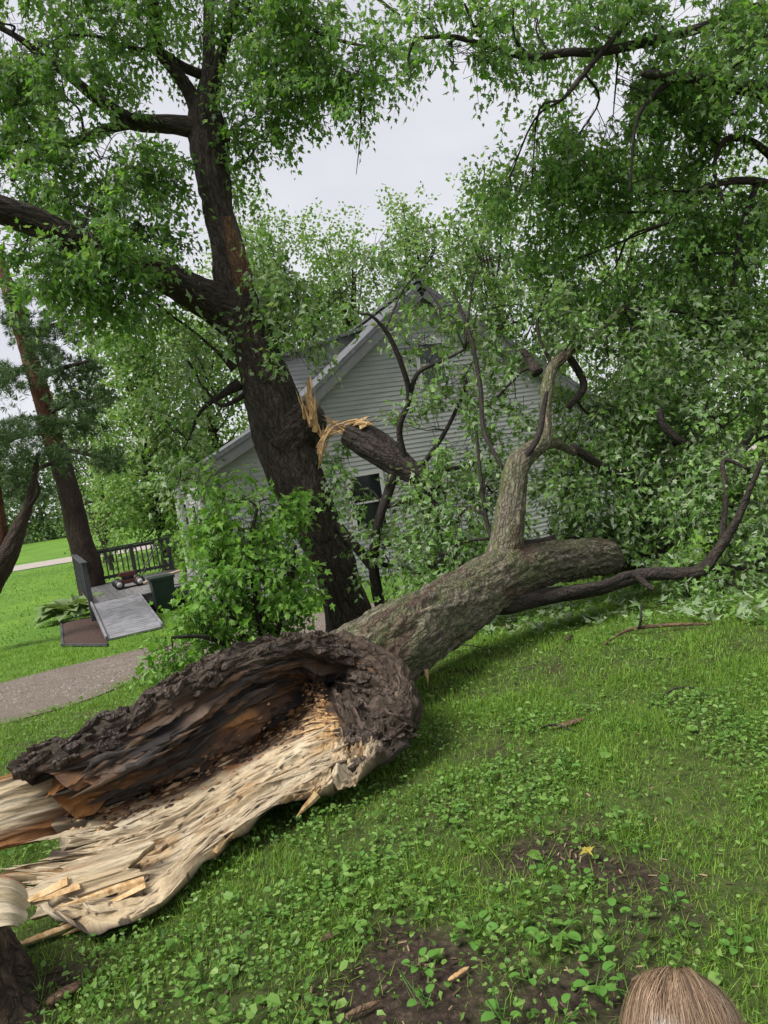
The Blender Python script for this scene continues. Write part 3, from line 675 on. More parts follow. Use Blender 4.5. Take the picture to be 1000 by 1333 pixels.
for px, py, D, rx, ry, rd, n in [(735, 415, 8.6, 45, 45, .8, 80), (790, 455, 8.9, 80, 70, 1, 200), (880, 450, 9.2, 85, 75, 1, 240), (965, 450, 9.0, 70, 80, 1, 210),
        (770, 545, 8.7, 70, 55, .8, 190), (850, 560, 8.9, 80, 65, .9, 230), (940, 555, 8.6, 80, 65, .9, 230), (745, 630, 8.6, 55, 50, .7, 150), (820, 650, 8.8, 70, 55, .8, 210), (900, 655, 8.4, 75, 55, .8, 220), (980, 640, 8.0, 55, 60, .8, 150),
        (850, 715, 8.6, 70, 35, .6, 150), (940, 755, 7.6, 75, 30, .5, 130), (985, 720, 7.7, 45, 50, .5, 100), (645, 520, 8.4, 40, 70, .6, 60), (655, 420, 8.8, 40, 60, .6, 50), (640, 640, 8.2, 35, 60, .5, 60), (590, 690, 8.2, 45, 60, .5, 110), (560, 740, 7.9, 50, 30, .5, 60), (735, 700, 8.8, 60, 35, .6, 100), (1040, 560, 9, 60, 150, 1, 200), (985, 790, 7.3, 40, 20, .4, 40)]:
    fb.append((px, py, D, rx, ry, rd, n))
crown('crown', fallen, fb, M['leaf_fallen'], .084, fan, .36, 6, .55, 1.0, -.16, flip=.3, branch_r=.016, nsub=8, gy_min=0, dens=.68)

# --- the torn hollow base: a real shell, inside wood and outside bark
NET = [
 [(32, 986, 3.25), (105, 953, 3.4), (180, 912, 3.6), (255, 868, 3.85), (325, 837, 4.1), (395, 829, 4.4), (445, 836, 4.5), (492, 848, 4.5), (522, 870, 4.4)],
 [(38, 1004, 3.12), (112, 976, 3.25), (187, 936, 3.45), (262, 891, 3.7), (328, 858, 3.95), (395, 846, 4.2), (445, 853, 4.3), (490, 868, 4.25), (520, 888, 4.15)],
 [(66, 1012, 3.2), (130, 992, 3.38), (200, 956, 3.6), (268, 914, 3.86), (332, 880, 4.15), (395, 864, 4.42), (432, 872, 4.4), (475, 884, 4.2), (522, 904, 4.0)],
 [(92, 1030, 3.42), (155, 1014, 3.62), (222, 984, 3.86), (284, 944, 4.14), (345, 908, 4.46), (400, 886, 4.7), (428, 890, 4.5), (470, 906, 4.15), (526, 920, 3.9)],
 [(100, 1058, 3.3), (165, 1042, 3.5), (230, 1012, 3.7), (290, 976, 3.92), (350, 944, 4.14), (402, 918, 4.25), (432, 920, 4.1), (472, 928, 3.95), (533, 933, 3.8)],
 [(84, 1092, 3.02), (160, 1078, 3.15), (230, 1052, 3.3), (300, 1018, 3.5), (360, 984, 3.66), (407, 960, 3.76), (442, 955, 3.8), (484, 950, 3.8), (538, 945, 3.76)],
 [(50, 1140, 2.9), (140, 1134, 2.93), (215, 1112, 3.06), (285, 1072, 3.22), (348, 1036, 3.38), (396, 1008, 3.5), (438, 992, 3.58), (484, 976, 3.66), (534, 960, 3.74)],
 [(75, 1195, 2.66), (135, 1213, 2.62), (205, 1178, 2.72), (272, 1116, 2.99), (312, 1078, 3.13), (366, 1044, 3.28), (408, 1036, 3.36), (472, 1008, 3.48), (524, 968, 3.68)]]
for j in range(9):
    k = 1-np.clip((j-4)/2., 0, 1); d1 = NET[1][j][2]
    for r, off in ((2, .03), (3, .13), (4, .25)):
        x_, y_, D_ = NET[r][j]; NET[r][j] = (x_, y_, D_*(1-k)+(d1+off)*k)
ctrl = np.array([[P(*c) for c in r] for r in NET])
NU, NV = 360, 260
def bicubic(C, nv, nu):
    a = np.stack([crom(C[i], nu) for i in range(C.shape[0])]); return np.stack([crom(a[:, j], nv) for j in range(nu)], 1)
S0 = bicubic(ctrl, NV, NU)
uu, vv = np.meshgrid(np.linspace(0, 1, NU), np.linspace(0, 1, NV))
du = nrm(np.gradient(S0, axis=1)); dv = nrm(np.gradient(S0, axis=0)); nn = nrm(np.cross(dv, du))
if np.mean(np.sum(nn*(EYE-S0), -1)) < 0: nn = -nn
lu = uu*2.3; lv = vv*1.25     # metres along / across
q = v3(lv*9, lu*1.5, 0)
# ragged outline
rag = .10*fbm(v3(lv*5, 0*lu, 3), 3)+.05*np.sign(pn(v3(lv*13, 0*lu, 8)))*(vv > .5)
S1 = S0-du*(rag*np.exp(-(uu/.10)**2)*1.5)[..., None]
rl2 = .06*fbm(v3(lu*2.2, 0*lv, 13), 4)+.02*pn(v3(lu*14, 0*lv, 4))
S1 = S1+dv*(rl2*np.exp(-((1-vv)/.10)**2))[..., None]
# relief: long torn fibres, plates on the slab, crumbly rot in the hollow, burr bark at the collar
warp = .035*fbm(v3(lu*2.0, lv*4, 14), 2)
wj = vv+.05*fbm(v3(lu*2.2, lv*2, 21), 3)+.035*fbm(v3(lu*1.6, lv*18, 2), 3)
burl = np.clip((uu-.70+.06*fbm(v3(lu*4, lv*4, 40), 3))*9, 0, 1)*np.clip((wj-.20)*8, 0, 1)
def rdg(f1, f2, z): return 1-2*np.abs(pn(v3((lv+warp*.5)*f1, lu*f2, z)))
fib = rdg(9, 1.3, 0); fib2 = rdg(21, 2.6, 4); fib3 = rdg(48, 5, 8); fine = pn(v3((lv+warp*.3)*60, lu*6, 5))
crk = np.clip(1-np.abs(pn(v3((lv+warp*.4)*13, lu*1.1, 51)))*14, 0, 1)*(pn(v3(lv*3, lu*2.5, 52)) > -.15)
slab_m = np.clip((wj-.66)*12, 0, 1)*(1-burl); rot_m = np.clip((wj-.20)*10, 0, 1)*np.clip((.68-wj)*10, 0, 1)*(1-burl); bark_m = np.clip((.24-wj)*9, 0, 1)
def steps(z, f1, f2, k): x = fbm(v3((lv+warp)*f1, lu*f2, z), 3)*k; f = np.floor(x); fr = x-f; return (f+np.clip((fr-.8)*5, 0, 1))/k
d = slab_m*(.016*fib2+.010*fib3+.006*fine+.03*steps(31, 7, .5, 5)-.030*crk) \
  + rot_m*(.05*fib+.03*fib2+.012*fib3+.09*steps(33, 6, 1.2, 5)+.02*fbm(v3(lv*22, lu*9, 6), 3)) \
  + bark_m*(.022*rdg(20, 6, 9)+.012*rdg(44, 16, 2)+.035*fbm(v3(lv*6, lu*5, 3), 3)) \
  + burl*(.06*fbm(v3(lu*8, lv*8, 7), 3)+.022*(1-2*np.abs(pn(v3(lu*20, lv*20, 2))))+.010*(1-2*np.abs(pn(v3(lu*45, lv*45, 6)))))
rid = np.exp(-((wj-.275-.03*np.sin(uu*9))/.03)**2)*np.clip(.8-uu, 0, 1)*.09 + np.exp(-((wj-.40-.02*np.sin(uu*13+1))/.02)**2)*np.clip(.62-uu, 0, 1)*.08*(1+pn(v3(lu*3, 0*lv, 77)))
d = d+rid
S1 = S1+nn*d[..., None]-dv*((.04*fbm(v3(lu*4, 0*lv, 66), 3)+.015*pn(v3(lu*22, 0*lv, 67)))*np.exp(-(vv/.06)**2))[..., None]
th = (.075+.06*np.sin(np.pi*np.clip(vv, 0, 1)))*(1-.72*vv**5)+.03*fbm(v3(lu*4, lv*4, 55), 2)
OUTS = S0-nn*th[..., None]; 
OUTS = OUTS+nn*(.018*(1-2*np.abs(pn(v3(lv*14, lu*4, 19)))))[..., None]
# weld the rims
e = np.minimum(np.minimum(uu, 1-uu)*NU/3., np.minimum(vv, 1-vv)*NV/3.); e = np.clip(e, 0, 1)[..., None]**.5
OUTS = S1*(1-e)+OUTS*e if False else OUTS
def L3(a, b, f): return a*(1-f[..., None])+np.asarray(b)*f[..., None]
pale = np.array([.56, .445, .285]); pale2 = np.array([.66, .565, .41]); orange = np.array([.25, .11, .035]); brown = np.array([.085, .045, .024]); black = np.array([.020, .015, .013]); barkc = np.array([.056, .040, .026]); greyw = np.array([.15, .108, .08])
n_a = fbm(v3(lv*14, lu*1.8, 61), 3)*.5+.5; n_b = fbm(v3(lv*6, lu*2.5, 71), 3)*.5+.5
cs = lambda x, a, b: np.clip((x-a)/(b-a), 0, 1)
rotc = L3(np.broadcast_to(black, S0.shape), brown, cs(n_a, .42, .62)); rotc = L3(rotc, orange, cs(n_b*.6+n_a*.4, .62, .74)*.7)
slabc = L3(np.broadcast_to(pale, S0.shape), pale2, cs(n_a, .35, .7)); slabc = L3(slabc, np.array([.42, .26, .11]), cs(n_b, .6, .8)*.7)
cc = L3(np.broadcast_to(barkc, S0.shape)*(.6+.9*n_a[..., None]), rotc, cs(wj, .17, .23))
gs = np.exp(-((wj-.275-.03*np.sin(uu*9))/.035)**2)*cs(n_a, .35, .6); cc = L3(cc, greyw, gs*.9)
os_ = np.exp(-((wj-.40-.02*np.sin(uu*13+1))/.018)**2)*cs(n_b, .4, .6)*(uu < .7); cc = L3(cc, np.array([.34, .17, .06]), os_*.9)
hj = wj+.03*fine+.03*fib3
cc = L3(cc, orange, cs(hj, .60, .66)*cs(n_a, .3, .5)*.9)
cc = L3(cc, slabc, cs(hj, .66, .72))
sp = np.maximum(cs(fbm(v3(lv*38, lu*15, 91), 3), .44, .56), cs(fbm(v3(lv*30, lu*3, 95), 3), .78, .9))*cs(wj, .70, .76); cc = L3(cc, black, sp*.85); cc = L3(cc, np.array([.16, .085, .035]), crk*cs(wj, .68, .74)*.8)
bcol = L3(np.broadcast_to(barkc, S0.shape)*.9, np.array([.15, .11, .09]), cs(fbm(v3(lu*12, lv*12, 17), 3)*.5+.5, .5, .75))
edge = cs(wj, .74, .80)*cs(.93-uu, .0, .08); bm = burl*(1-edge); cc = L3(cc, bcol, bm)
upp = cs(uu, .60, .68)*(1-cs(uu, .72, .77))*cs(wj, .62, .66)*(1-cs(wj, .78, .84)); cc = L3(cc, np.array([.55, .33, .13]), upp*.8)
# left end: orange brown rot knuckle under the bark lip
kn = np.exp(-((uu-.03)/.05)**2-((wj-.36)/.09)**2); cc = L3(cc, np.array([.30, .13, .035]), np.clip(kn*1.3, 0, 1))
na = NU*NV; I = np.arange(na).reshape(NV, NU)
Fi = np.stack([I[:-1, :-1], I[:-1, 1:], I[1:, 1:], I[1:, :-1]], -1).reshape(-1, 4)
# outside bark on a coarser sheet, joined to the torn face by a rim strip
jr_ = np.unique(np.append(np.arange(0, NV, 4), NV-1)); jc_ = np.unique(np.append(np.arange(0, NU, 4), NU-1))
OC = OUTS[np.ix_(jr_, jc_)]; no_ = OC.shape[0]*OC.shape[1]; Io = np.arange(no_).reshape(OC.shape[:2])+na
Fo = np.stack([Io[:-1, :-1], Io[1:, :-1], Io[1:, 1:], Io[:-1, 1:]], -1).reshape(-1, 4)
loop = np.concatenate([I[0], I[1:, -1], I[-1, ::-1][1:], I[::-1, 0][1:-1]]); rimV = OUTS.reshape(-1, 3)[loop]; nl_ = len(loop); ir = np.arange(nl_)+na+no_
Fr = np.stack([loop, np.roll(loop, -1), np.roll(ir, -1), ir], -1)[:, ::-1]
colr = np.concatenate([np.clip(cc, .005, 1).reshape(-1, 3), np.broadcast_to(np.array([.05, .036, .028]), (no_+nl_, 3))]); colr = np.hstack([colr, np.ones((len(colr), 1))])
bkf = v3(lv, lu, 0*lu); bk = np.concatenate([bkf.reshape(-1, 3), bkf[np.ix_(jr_, jc_)].reshape(-1, 3), bkf.reshape(-1, 3)[loop]])
t = NT('torn_wood'); ca_ = t.attr('col').outputs['Color']; b_ = t.attr('bk').outputs['Vector']
var = t.ramp(t.noise(t.coord(b_, (120, 20, 1)), 1, 8, .8), [(.3, (.55, .51, .46)), (.5, (1, .98, .95)), (.7, (1.2, 1.18, 1.14))])
t.col(t.mix(1., ca_, var, 'MULTIPLY')); t.bump(t.noise(t.coord(b_, (150, 32, 1)), 1, 8, .8), 1., .014); M['torn_wood'] = t.set(.55, .4)
base_shell = mesh_np('hollow_base', np.vstack([S1.reshape(-1, 3), OC.reshape(-1, 3), rimV]), np.vstack([Fi, Fo, Fr]), M['torn_wood'], fallen, {'col': colr, 'bk': bk}, False)
base_shell['label'] = 'torn hollow trunk base with black rot and pale splintered wood'
def shard(i, j, L, w, lift, mat, name='splinter'):
    """one jagged sliver lying along the grain at grid place (i, j)"""
    c = S1[i, j]+nn[i, j]*lift; ax = nrm(du[i, j]+dv[i, j]*rng.normal()*.07+nn[i, j]*rng.normal()*.10); sd = nrm(np.cross(ax, nn[i, j])); n_ = nrm(np.cross(sd, ax)); V = []
    for f in np.linspace(-1, 1, 9):
        e = max(.04, (1-abs(f)**1.6))*rng.uniform(.7, 1.2); o = sd*rng.normal()*.12*w
        for a_, b_2 in ((-1, -.4), (-.45, .35), (.3, .5), (1, -.35)): V.append(c+ax*f*L/2+o+sd*a_*w*.5*e+n_*b_2*w*.55*e)
    V = np.array(V); F = [[4*k+a_, 4*k+(a_+1) % 4, 4*k+4+(a_+1) % 4, 4*k+4+a_] for k in range(8) for a_ in range(4)]+[[3, 2, 1, 0], [32, 33, 34, 35]]
    x_ = np.array([[a_*w*.5, f*L/2, b_2*w] for f in np.linspace(-1, 1, 9) for a_, b_2 in ((-1, -.4), (-.45, .35), (.3, .5), (1, -.35))])+rng.normal()*3
    mesh_np(name, V, np.array(F), mat, base_shell, {'bk': x_}, False)
def wood_mat(name, a_, b_2, c_):
    t = NT(name); a = t.attr('bk').outputs['Vector']
    t.col(t.ramp(t.noise(t.coord(a, (130, 18, 130)), 1, 7, .75), [(.3, a_), (.5, b_2), (.72, c_)])); t.bump(t.noise(t.coord(a, (220, 16, 220)), 1, 5, .7), 1., .008); return t.set(.42, .55)
M['rot_dark'] = wood_mat('rot_dark', (.010, .008, .007), (.03, .022, .018), (.085, .062, .05))
M['rot_brown'] = wood_mat('rot_brown', (.03, .016, .009), (.10, .052, .024), (.24, .13, .055))
M['wood_pale'] = wood_mat('wood_pale', (.26, .17, .09), (.54, .43, .275), (.66, .57, .42))
for k in range(95):
    u_, v_ = rng.uniform(.06, .60), rng.uniform(.21, .58); i, j = int(v_*(NV-1)), int(u_*(NU-1))
    shard(i, j, rng.uniform(.12, .50), rng.uniform(.012, .045), rng.uniform(.0, .03), M['rot_dark' if rng.random() < .66 else 'rot_brown'])
for k in range(40):
    u_, v_ = rng.uniform(.04, .72), rng.uniform(.60, .72); i, j = int(v_*(NV-1)), int(u_*(NU-1)); shard(i, j, rng.uniform(.06, .25), rng.uniform(.006, .02), .004, M['rot_brown' if rng.random() < .6 else 'wood_pale'])
for k in range(70):
    u_, v_ = (rng.uniform(.0, .10), rng.uniform(.55, .98)) if k < 45 else (rng.uniform(.05, .7), rng.uniform(.94, .995)); i, j = int(v_*(NV-1)), int(u_*(NU-1)); shard(i, j, rng.uniform(.10, .34), rng.uniform(.006, .024), .002, M['wood_pale'])
for k in range(70):
    u_, v_ = rng.uniform(.03, .66), rng.uniform(.72, .95); shard(int(v_*(NV-1)), int(u_*(NU-1)), rng.uniform(.15, .50), rng.uniform(.010, .032), -.001, M['wood_pale'])
for k in range(24):
    u_, v_ = rng.uniform(.60, .74), rng.uniform(.58, .76); i, j = int(v_*(NV-1)), int(u_*(NU-1)); shard(i, j, rng.uniform(.05, .16), rng.uniform(.008, .02), .012, M['fresh_wood'])
# cracked bark plates on the ridge and round the collar
def plate(i, j, L, w, h, mat):
    c = S1[i, j]; ax = nrm(du[i, j]+dv[i, j]*rng.normal()*.25); sd = nrm(np.cross(ax, nn[i, j])); n_ = nn[i, j]; k = 9; a = np.linspace(0, 6.283, k, endpoint=False)+rng.uniform(-.25, .25, k); rr_ = rng.uniform(.65, 1.15, k)
    rim_ = c+(ax*(np.cos(a)*rr_*L/2)[:, None]+sd*(np.sin(a)*rr_*w/2)[:, None]); tl_ = ax*rng.normal()*.2+sd*rng.normal()*.3
    hh_ = h*rng.uniform(.6, 1.2, k)+((rim_-c)@tl_); V = np.vstack([rim_-n_*.03, rim_+n_*hh_[:, None], (c+(rim_-c)*.62)+n_*(hh_+h*rng.uniform(.1, .6, k))[:, None], [c+n_*h*1.4]])
    F = [[q, (q+1) % k, k+(q+1) % k, k+q] for q in range(k)]+[[k+q, k+(q+1) % k, 2*k+(q+1) % k, 2*k+q] for q in range(k)]; Ft = [[2*k+q, 2*k+(q+1) % k, 3*k] for q in range(k)]
    mesh_np('bark_plate', V, [np.array(F), np.array(Ft)], mat, base_shell, {'bk': np.hstack([V[:, :2], V[:, 2:]*.4])*1.0}, False)
M['plate_bark'] = bark_mat('plate_bark', [(.3, (.018, .012, .009)), (.52, (.06, .042, .031)), (.72, (.18, .14, .11))], sc=2.2, rough=.5)
for k in range(150):
    if k < 95: u_, v_ = rng.uniform(.01, .82), rng.uniform(.01, .19)
    else: u_, v_ = rng.uniform(.76, .985), rng.uniform(.1, .93)
    plate(int(v_*(NV-1)), int(u_*(NU-1)), rng.uniform(.05, .17), rng.uniform(.025, .06), rng.uniform(.006, .02), M['plate_bark'])
# crumbs of rot in and below the hollow
nc = 2600; iu, iv = rng.uniform(.03, .74, nc), np.clip(rng.normal(.575, .055, nc), .3, .72); ci, cj = (iv*(NV-1)).astype(int), (iu*(NU-1)).astype(int)
cp = S1[ci, cj]+nn[ci, cj]*.004; cr_ = rng.uniform(.003, .013, nc)*np.where(rng.random(nc) < .06, 2, 1)
Oc6 = np.array([[1, 0, 0], [-1, 0, 0], [0, 1, 0], [0, -1, 0], [0, 0, 1], [0, 0, -1]], float); Of8 = np.array([[0, 2, 4], [2, 1, 4], [1, 3, 4], [3, 0, 4], [2, 0, 5], [1, 2, 5], [3, 1, 5], [0, 3, 5]])
fr3 = np.stack([du[ci, cj]*rng.uniform(1, 2.6, (nc, 1)), nrm(np.cross(nn[ci, cj], du[ci, cj])), nn[ci, cj]*.8], 1)
Vc_ = cp[:, None]+np.einsum('kj,njm->nkm', Oc6, fr3)*cr_[:, None, None]*rng.uniform(.6, 1.4, (nc, 6, 1))
M['crumb'] = leaf_mat('rot_crumb', [(.02, .013, .009), (.06, .032, .017), (.15, .075, .032), (.27, .15, .065), (.42, .30, .17)], (.1, .06, .03), 0, .7, 0)
tag(mesh_np('rot_crumbs', Vc_.reshape(-1, 3), (Of8[None]+(np.arange(nc)*6)[:, None, None]).reshape(-1, 3), M['crumb'], base_shell, None, False), kind='stuff')
# callus rim where the hollow closes into the trunk
rim_rows = [(415, 838, 4.5, 9), (445, 843, 4.45, 12), (482, 854, 4.35, 14), (508, 874, 4.2, 17), (524, 905, 4.02, 18), (524, 935, 3.88, 19), (503, 962, 3.78, 17), (474, 984, 3.72, 13), (446, 1000, 3.66, 7)]
pts, rad = px_path(rim_rows)
def burl_disp(bk, r): return .03*fbm(bk*np.array([9, 9, 5]), 3)+.018*(1-2*np.abs(pn(bk*np.array([22, 22, 9]))))
V, F, bk = tube(pts, rad, 90, 240, burl_disp)
mesh_np('callus_rim', V, F, M['bark_red'], fallen, {'bk': bk})
# pale slab running out to the left, beyond the bark lip
def slab_piece(net, name, nv, nu, th, col, parent, amp=.02, seed=0, mat='torn_wood'):
    C = np.array([[P(*c) for c in r] for r in net]); A = bicubic(C, nv, nu)
    U, W = np.meshgrid(np.linspace(0, 1, nu), np.linspace(0, 1, nv))
    a = nrm(np.gradient(A, axis=1)); b = nrm(np.gradient(A, axis=0)); n = nrm(np.cross(b, a))
    if np.mean(np.sum(n*(EYE-A), -1)) < 0: n = -n
    LU = U*np.linalg.norm(C[0, -1]-C[0, 0]); LW = W*np.linalg.norm(C[-1, 0]-C[0, 0])
    A = A+a*((.06*fbm(v3(LW*14, 0*LU, seed+5), 3))*(np.exp(-((1-U)/.12)**2)+np.exp(-(U/.12)**2)))[..., None]
    A = A+n*(amp*(1-2*np.abs(pn(v3(LW*16, LU*2, seed))))+amp*.5*fbm(v3(LW*40, LU*5, seed), 2))[..., None]
    B = A-n*(th*(1+.4*fbm(v3(LW*9, LU*4, seed+3), 2)))[..., None]
    m = nu*nv; I2 = np.arange(m).reshape(nv, nu); f = np.stack([I2[:-1, :-1], I2[:-1, 1:], I2[1:, 1:], I2[1:, :-1]], -1).reshape(-1, 4)
    rm = lambda x: np.stack([x[:-1], x[:-1]+m, x[1:]+m, x[1:]], -1)
    fr = np.vstack([rm(I2[0])[:, ::-1], rm(I2[-1]), rm(I2[:, 0]), rm(I2[:, -1])[:, ::-1]])
    na_ = fbm(v3(LW*18, LU*2.2, seed+9), 3)*.5+.5
    c0 = L3(np.broadcast_to(pale, A.shape), pale2, cs(na_, .35, .7)); c0 = col(c0, U, W, na_)
    cl = np.vstack([c0.reshape(-1, 3), np.broadcast_to(np.array([.16, .09, .045]), (m, 3))]); cl = np.hstack([cl, np.ones((2*m, 1))])
    bkk = np.vstack([v3(LW, LU, 0*LU).reshape(-1, 3)]*2)
    return mesh_np(name, np.vstack([A.reshape(-1, 3), B.reshape(-1, 3)]), np.vstack([f, f[:, ::-1]+m, fr]), M[mat], parent, {'col': cl, 'bk': bkk}, False)
slab_piece([[(-120, 1052, 3.05), (-50, 1030, 3.1), (0, 1012, 3.16), (60, 992, 3.25), (120, 975, 3.4)],
            [(-120, 1085, 2.98), (-50, 1062, 3.03), (0, 1042, 3.1), (60, 1026, 3.22), (120, 1010, 3.35)],
            [(-120, 1120, 2.92), (-50, 1098, 2.98), (0, 1078, 3.05), (60, 1062, 3.18), (115, 1045, 3.32)],
            [(-110, 1150, 2.9), (-50, 1128, 2.95), (5, 1105, 3.02), (60, 1092, 3.13), (110, 1075, 3.28)]], 'torn_slab', 120, 120, .05,
           lambda c, U, W, n: L3(L3(c, orange, cs(W+.25*(n-.5), .66, .78)), np.array([.30, .15, .05]), cs(.10-W+.1*(n-.5), 0, .05)), fallen, .014, 3)
slab_piece([[(80, 1128, 2.86), (110, 1120, 2.87), (150, 1108, 2.9), (190, 1095, 2.95)],
            [(50, 1160, 2.8), (95, 1150, 2.8), (140, 1138, 2.83), (185, 1122, 2.88)],
            [(40, 1198, 2.74), (90, 1182, 2.75), (140, 1166, 2.78), (185, 1150, 2.84)]], 'torn_slab', 70, 90, .04, lambda c, U, W, n: L3(c, np.array([.35, .19, .08]), cs(n, .6, .75)*.7), fallen, .016, 17)
for bp_, dd, L, w in (((190, 1150, 2.8), (-.5, -.28, -.12), .28, .022), ((170, 1182, 2.74), (-.6, -.2, -.12), .25, .018), ((415, 1030, 3.36), (-.5, -.2, -.25), .12, .02), ((100, 1150, 2.78), (-.7, -.2, -.15), .2, .02), ((556, 872, 4.9), (-.05, -.1, -.5), .13, .014)):
    b0 = P(*bp_); splinters('splinter', [b0], [nrm(np.array(dd))], L, w, M['fresh_wood'], fallen, 2)

# ------------------------------------------------------------------ stump it tore from
stump = thing('torn_stump', 'dark bark stump with torn pale wood where the fallen trunk broke off', 'stump')
c0 = P(-92, 1330, 2.35); c0[2] = float(gz(c0[0], c0[1]))-.08
pts = np.array([c0, c0+[0, 0, .12], c0+[-.01, 0, .26], c0+[-.03, .01, .40]]); rad = np.array([.46, .36, .31, .27])
def stump_disp(bk, r): return bark_disp(.03, 9, .25, .1)(bk, r)+.0
V, F, bk = tube(pts, rad, 160, 80, stump_disp)
topm = bk[:, 2] > .3; V[topm, 2] += .10*fbm(bk[topm]*np.array([9, 9, 1]), 2)
mesh_np('bark', V, F, M['bark_red'], stump, {'bk': bk})
slab_piece([[(-70, 1158, 2.32), (-30, 1140, 2.34), (10, 1140, 2.36), (34, 1158, 2.38)],
            [(-75, 1185, 2.28), (-30, 1172, 2.3), (10, 1170, 2.32), (36, 1182, 2.35)],
            [(-80, 1225, 2.26), (-35, 1215, 2.27), (8, 1205, 2.28), (28, 1208, 2.32)]], 'torn_wood', 60, 60, .06, lambda c, U, W, n: L3(c, orange, cs(.12-W+.1*(n-.5), 0, .05)*.8), stump, .014, 29)
splinters('splinter', [P(-60, 1210, 2.32), P(-20, 1205, 2.34), P(-110, 1200, 2.3)], [(0, 0, 1), (.1, .1, 1)], .2, .03, M['fresh_wood'], stump, 5)

# ------------------------------------------------------------------ standing tree
stand = thing('standing_tree', 'tall standing maple with dark furrowed bark and a snapped limb', 'tree', G(440, 835))
rows = [(470, 856, 9.35, 44), (459, 824, 9.35, 33), (446, 779, 9.35, 28.5), (434, 740, 9.35, 27.5), (420, 701, 9.35, 29), (404, 660, 9.35, 32), (388, 620, 9.35, 35), (373, 580, 9.35, 37), (361, 545, 9.35, 36.5), (344, 490, 9.35, 31), (334, 462, 9.35, 28), (318, 425, 9.35, 27), (308, 396, 9.35, 27), (303, 365, 9.4, 23), (297, 325, 9.45, 20), (285, 275, 9.55, 18.5), (277, 225, 9.6, 22), (273, 185, 9.7, 24), (268, 150, 9.75, 20), (270, 110, 9.8, 11), (272, 70, 9.9, 8), (272, 10, 10, 7), (268, -60, 10.1, 6), (262, -160, 10.3, 4)]
pts, rad = px_path(rows)
V, F, bk = tube(pts, rad, 170, 480, bark_disp(.034, 7.5, .14, .06))
mesh_np('trunk', V, F, M['bark_dark'], stand, {'bk': bk})
sa = [crom(pts, 40)[18:]]
def st_limb(rows, mat='bark_limb', seg=14, step=.05, disp=None, nm='limb', add=True):
    o, a = limb(nm, rows, M[mat], stand, seg, step, disp)
    if add: sa.append(a)
    return o
bd = bark_disp(.03, 9, .16, .06)
st_limb([(325, 425, 9.35, 26), (292, 402, 9.3, 26), (255, 384, 9.1, 23), (215, 362, 8.8, 20), (175, 346, 8.5, 18), (120, 322, 8.1, 17), (70, 299, 7.8, 17), (20, 278, 7.5, 18), (-40, 258, 7.2, 18), (-120, 225, 6.9, 18), (-240, 150, 6.5, 12)], 'bark_dark', 120, .018, bd)
st_limb([(262, 168, 9.7, 14), (225, 162, 9.6, 11), (180, 160, 9.5, 10), (160, 152, 9.4, 9), (125, 128, 9.3, 7), (95, 103, 9.2, 6), (60, 78, 9.1, 5), (25, 50, 9, 4), (-30, 20, 8.9, 3)], 'bark_dark', 30, .03, bd)
st_limb([(172, 160, 9.45, 7), (140, 168, 9.3, 6), (110, 180, 9.2, 5.5), (75, 192, 9.1, 4.5), (40, 205, 9, 4), (15, 235, 8.9, 3)])
st_limb([(75, 192, 9.1, 4), (30, 187, 9.0, 3.6), (-20, 183, 8.9, 3)])
st_limb([(262, 150, 9.75, 12), (248, 122, 9.7, 9), (228, 92, 9.6, 8), (208, 66, 9.5, 7), (202, 30, 9.4, 6.5), (200, -10, 9.3, 6), (205, -80, 9.2, 4)], 'bark_dark', 24, .03, bd)
st_limb([(270, 100, 9.85, 6), (240, 88, 9.7, 6), (212, 70, 9.55, 6)], 'bark_dark')
st_limb([(275, 140, 9.75, 9), (285, 85, 9.6, 7), (296, 45, 9.5, 6.5), (306, 0, 9.4, 6), (318, -60, 9.3, 5), (340, -140, 9.2, 3)], 'bark_dark', 24, .03, bd)
st_limb([(303, 18, 9.4, 4), (335, 12, 9.3, 3), (375, 20, 9.2, 2.6), (420, 45, 9.1, 2.2), (465, 58, 9.0, 1.8), (500, 62, 8.9, 1.4)])
st_limb([(208, 66, 9.5, 3), (170, 62, 9.3, 2.5), (130, 48, 9.1, 2), (90, 45, 9, 1.5)])
st_limb([(310, -30, 9.3, 4), (370, -50, 9.0, 3), (450, -30, 8.8, 2.5), (520, 20, 8.6, 1.8)])
for rows in ([(310, 500, 9.3, 9), (292, 512, 9.2, 5), (262, 535, 9.1, 2.5), (245, 575, 9.0, 1.8)], [(318, 515, 9.3, 3.5), (290, 528, 9.15, 2.4), (270, 510, 9.1, 2), (245, 470, 9.0, 1.6)], [(345, 455, 9.3, 3), (375, 428, 9.2, 2.2), (408, 416, 9.1, 1.6)], [(305, 480, 9.3, 6), (285, 460, 9.2, 2.5), (250, 430, 9.1, 1.8), (215, 405, 9, 1.4)],
             [(432, 672, 9.3, 6), (452, 698, 9.1, 6), (472, 722, 9.0, 6.5), (488, 742, 9.0, 6.5)]):
    st_limb(rows, 'bark_limb' if rows[0][3] > 3 else 'twig', 12)
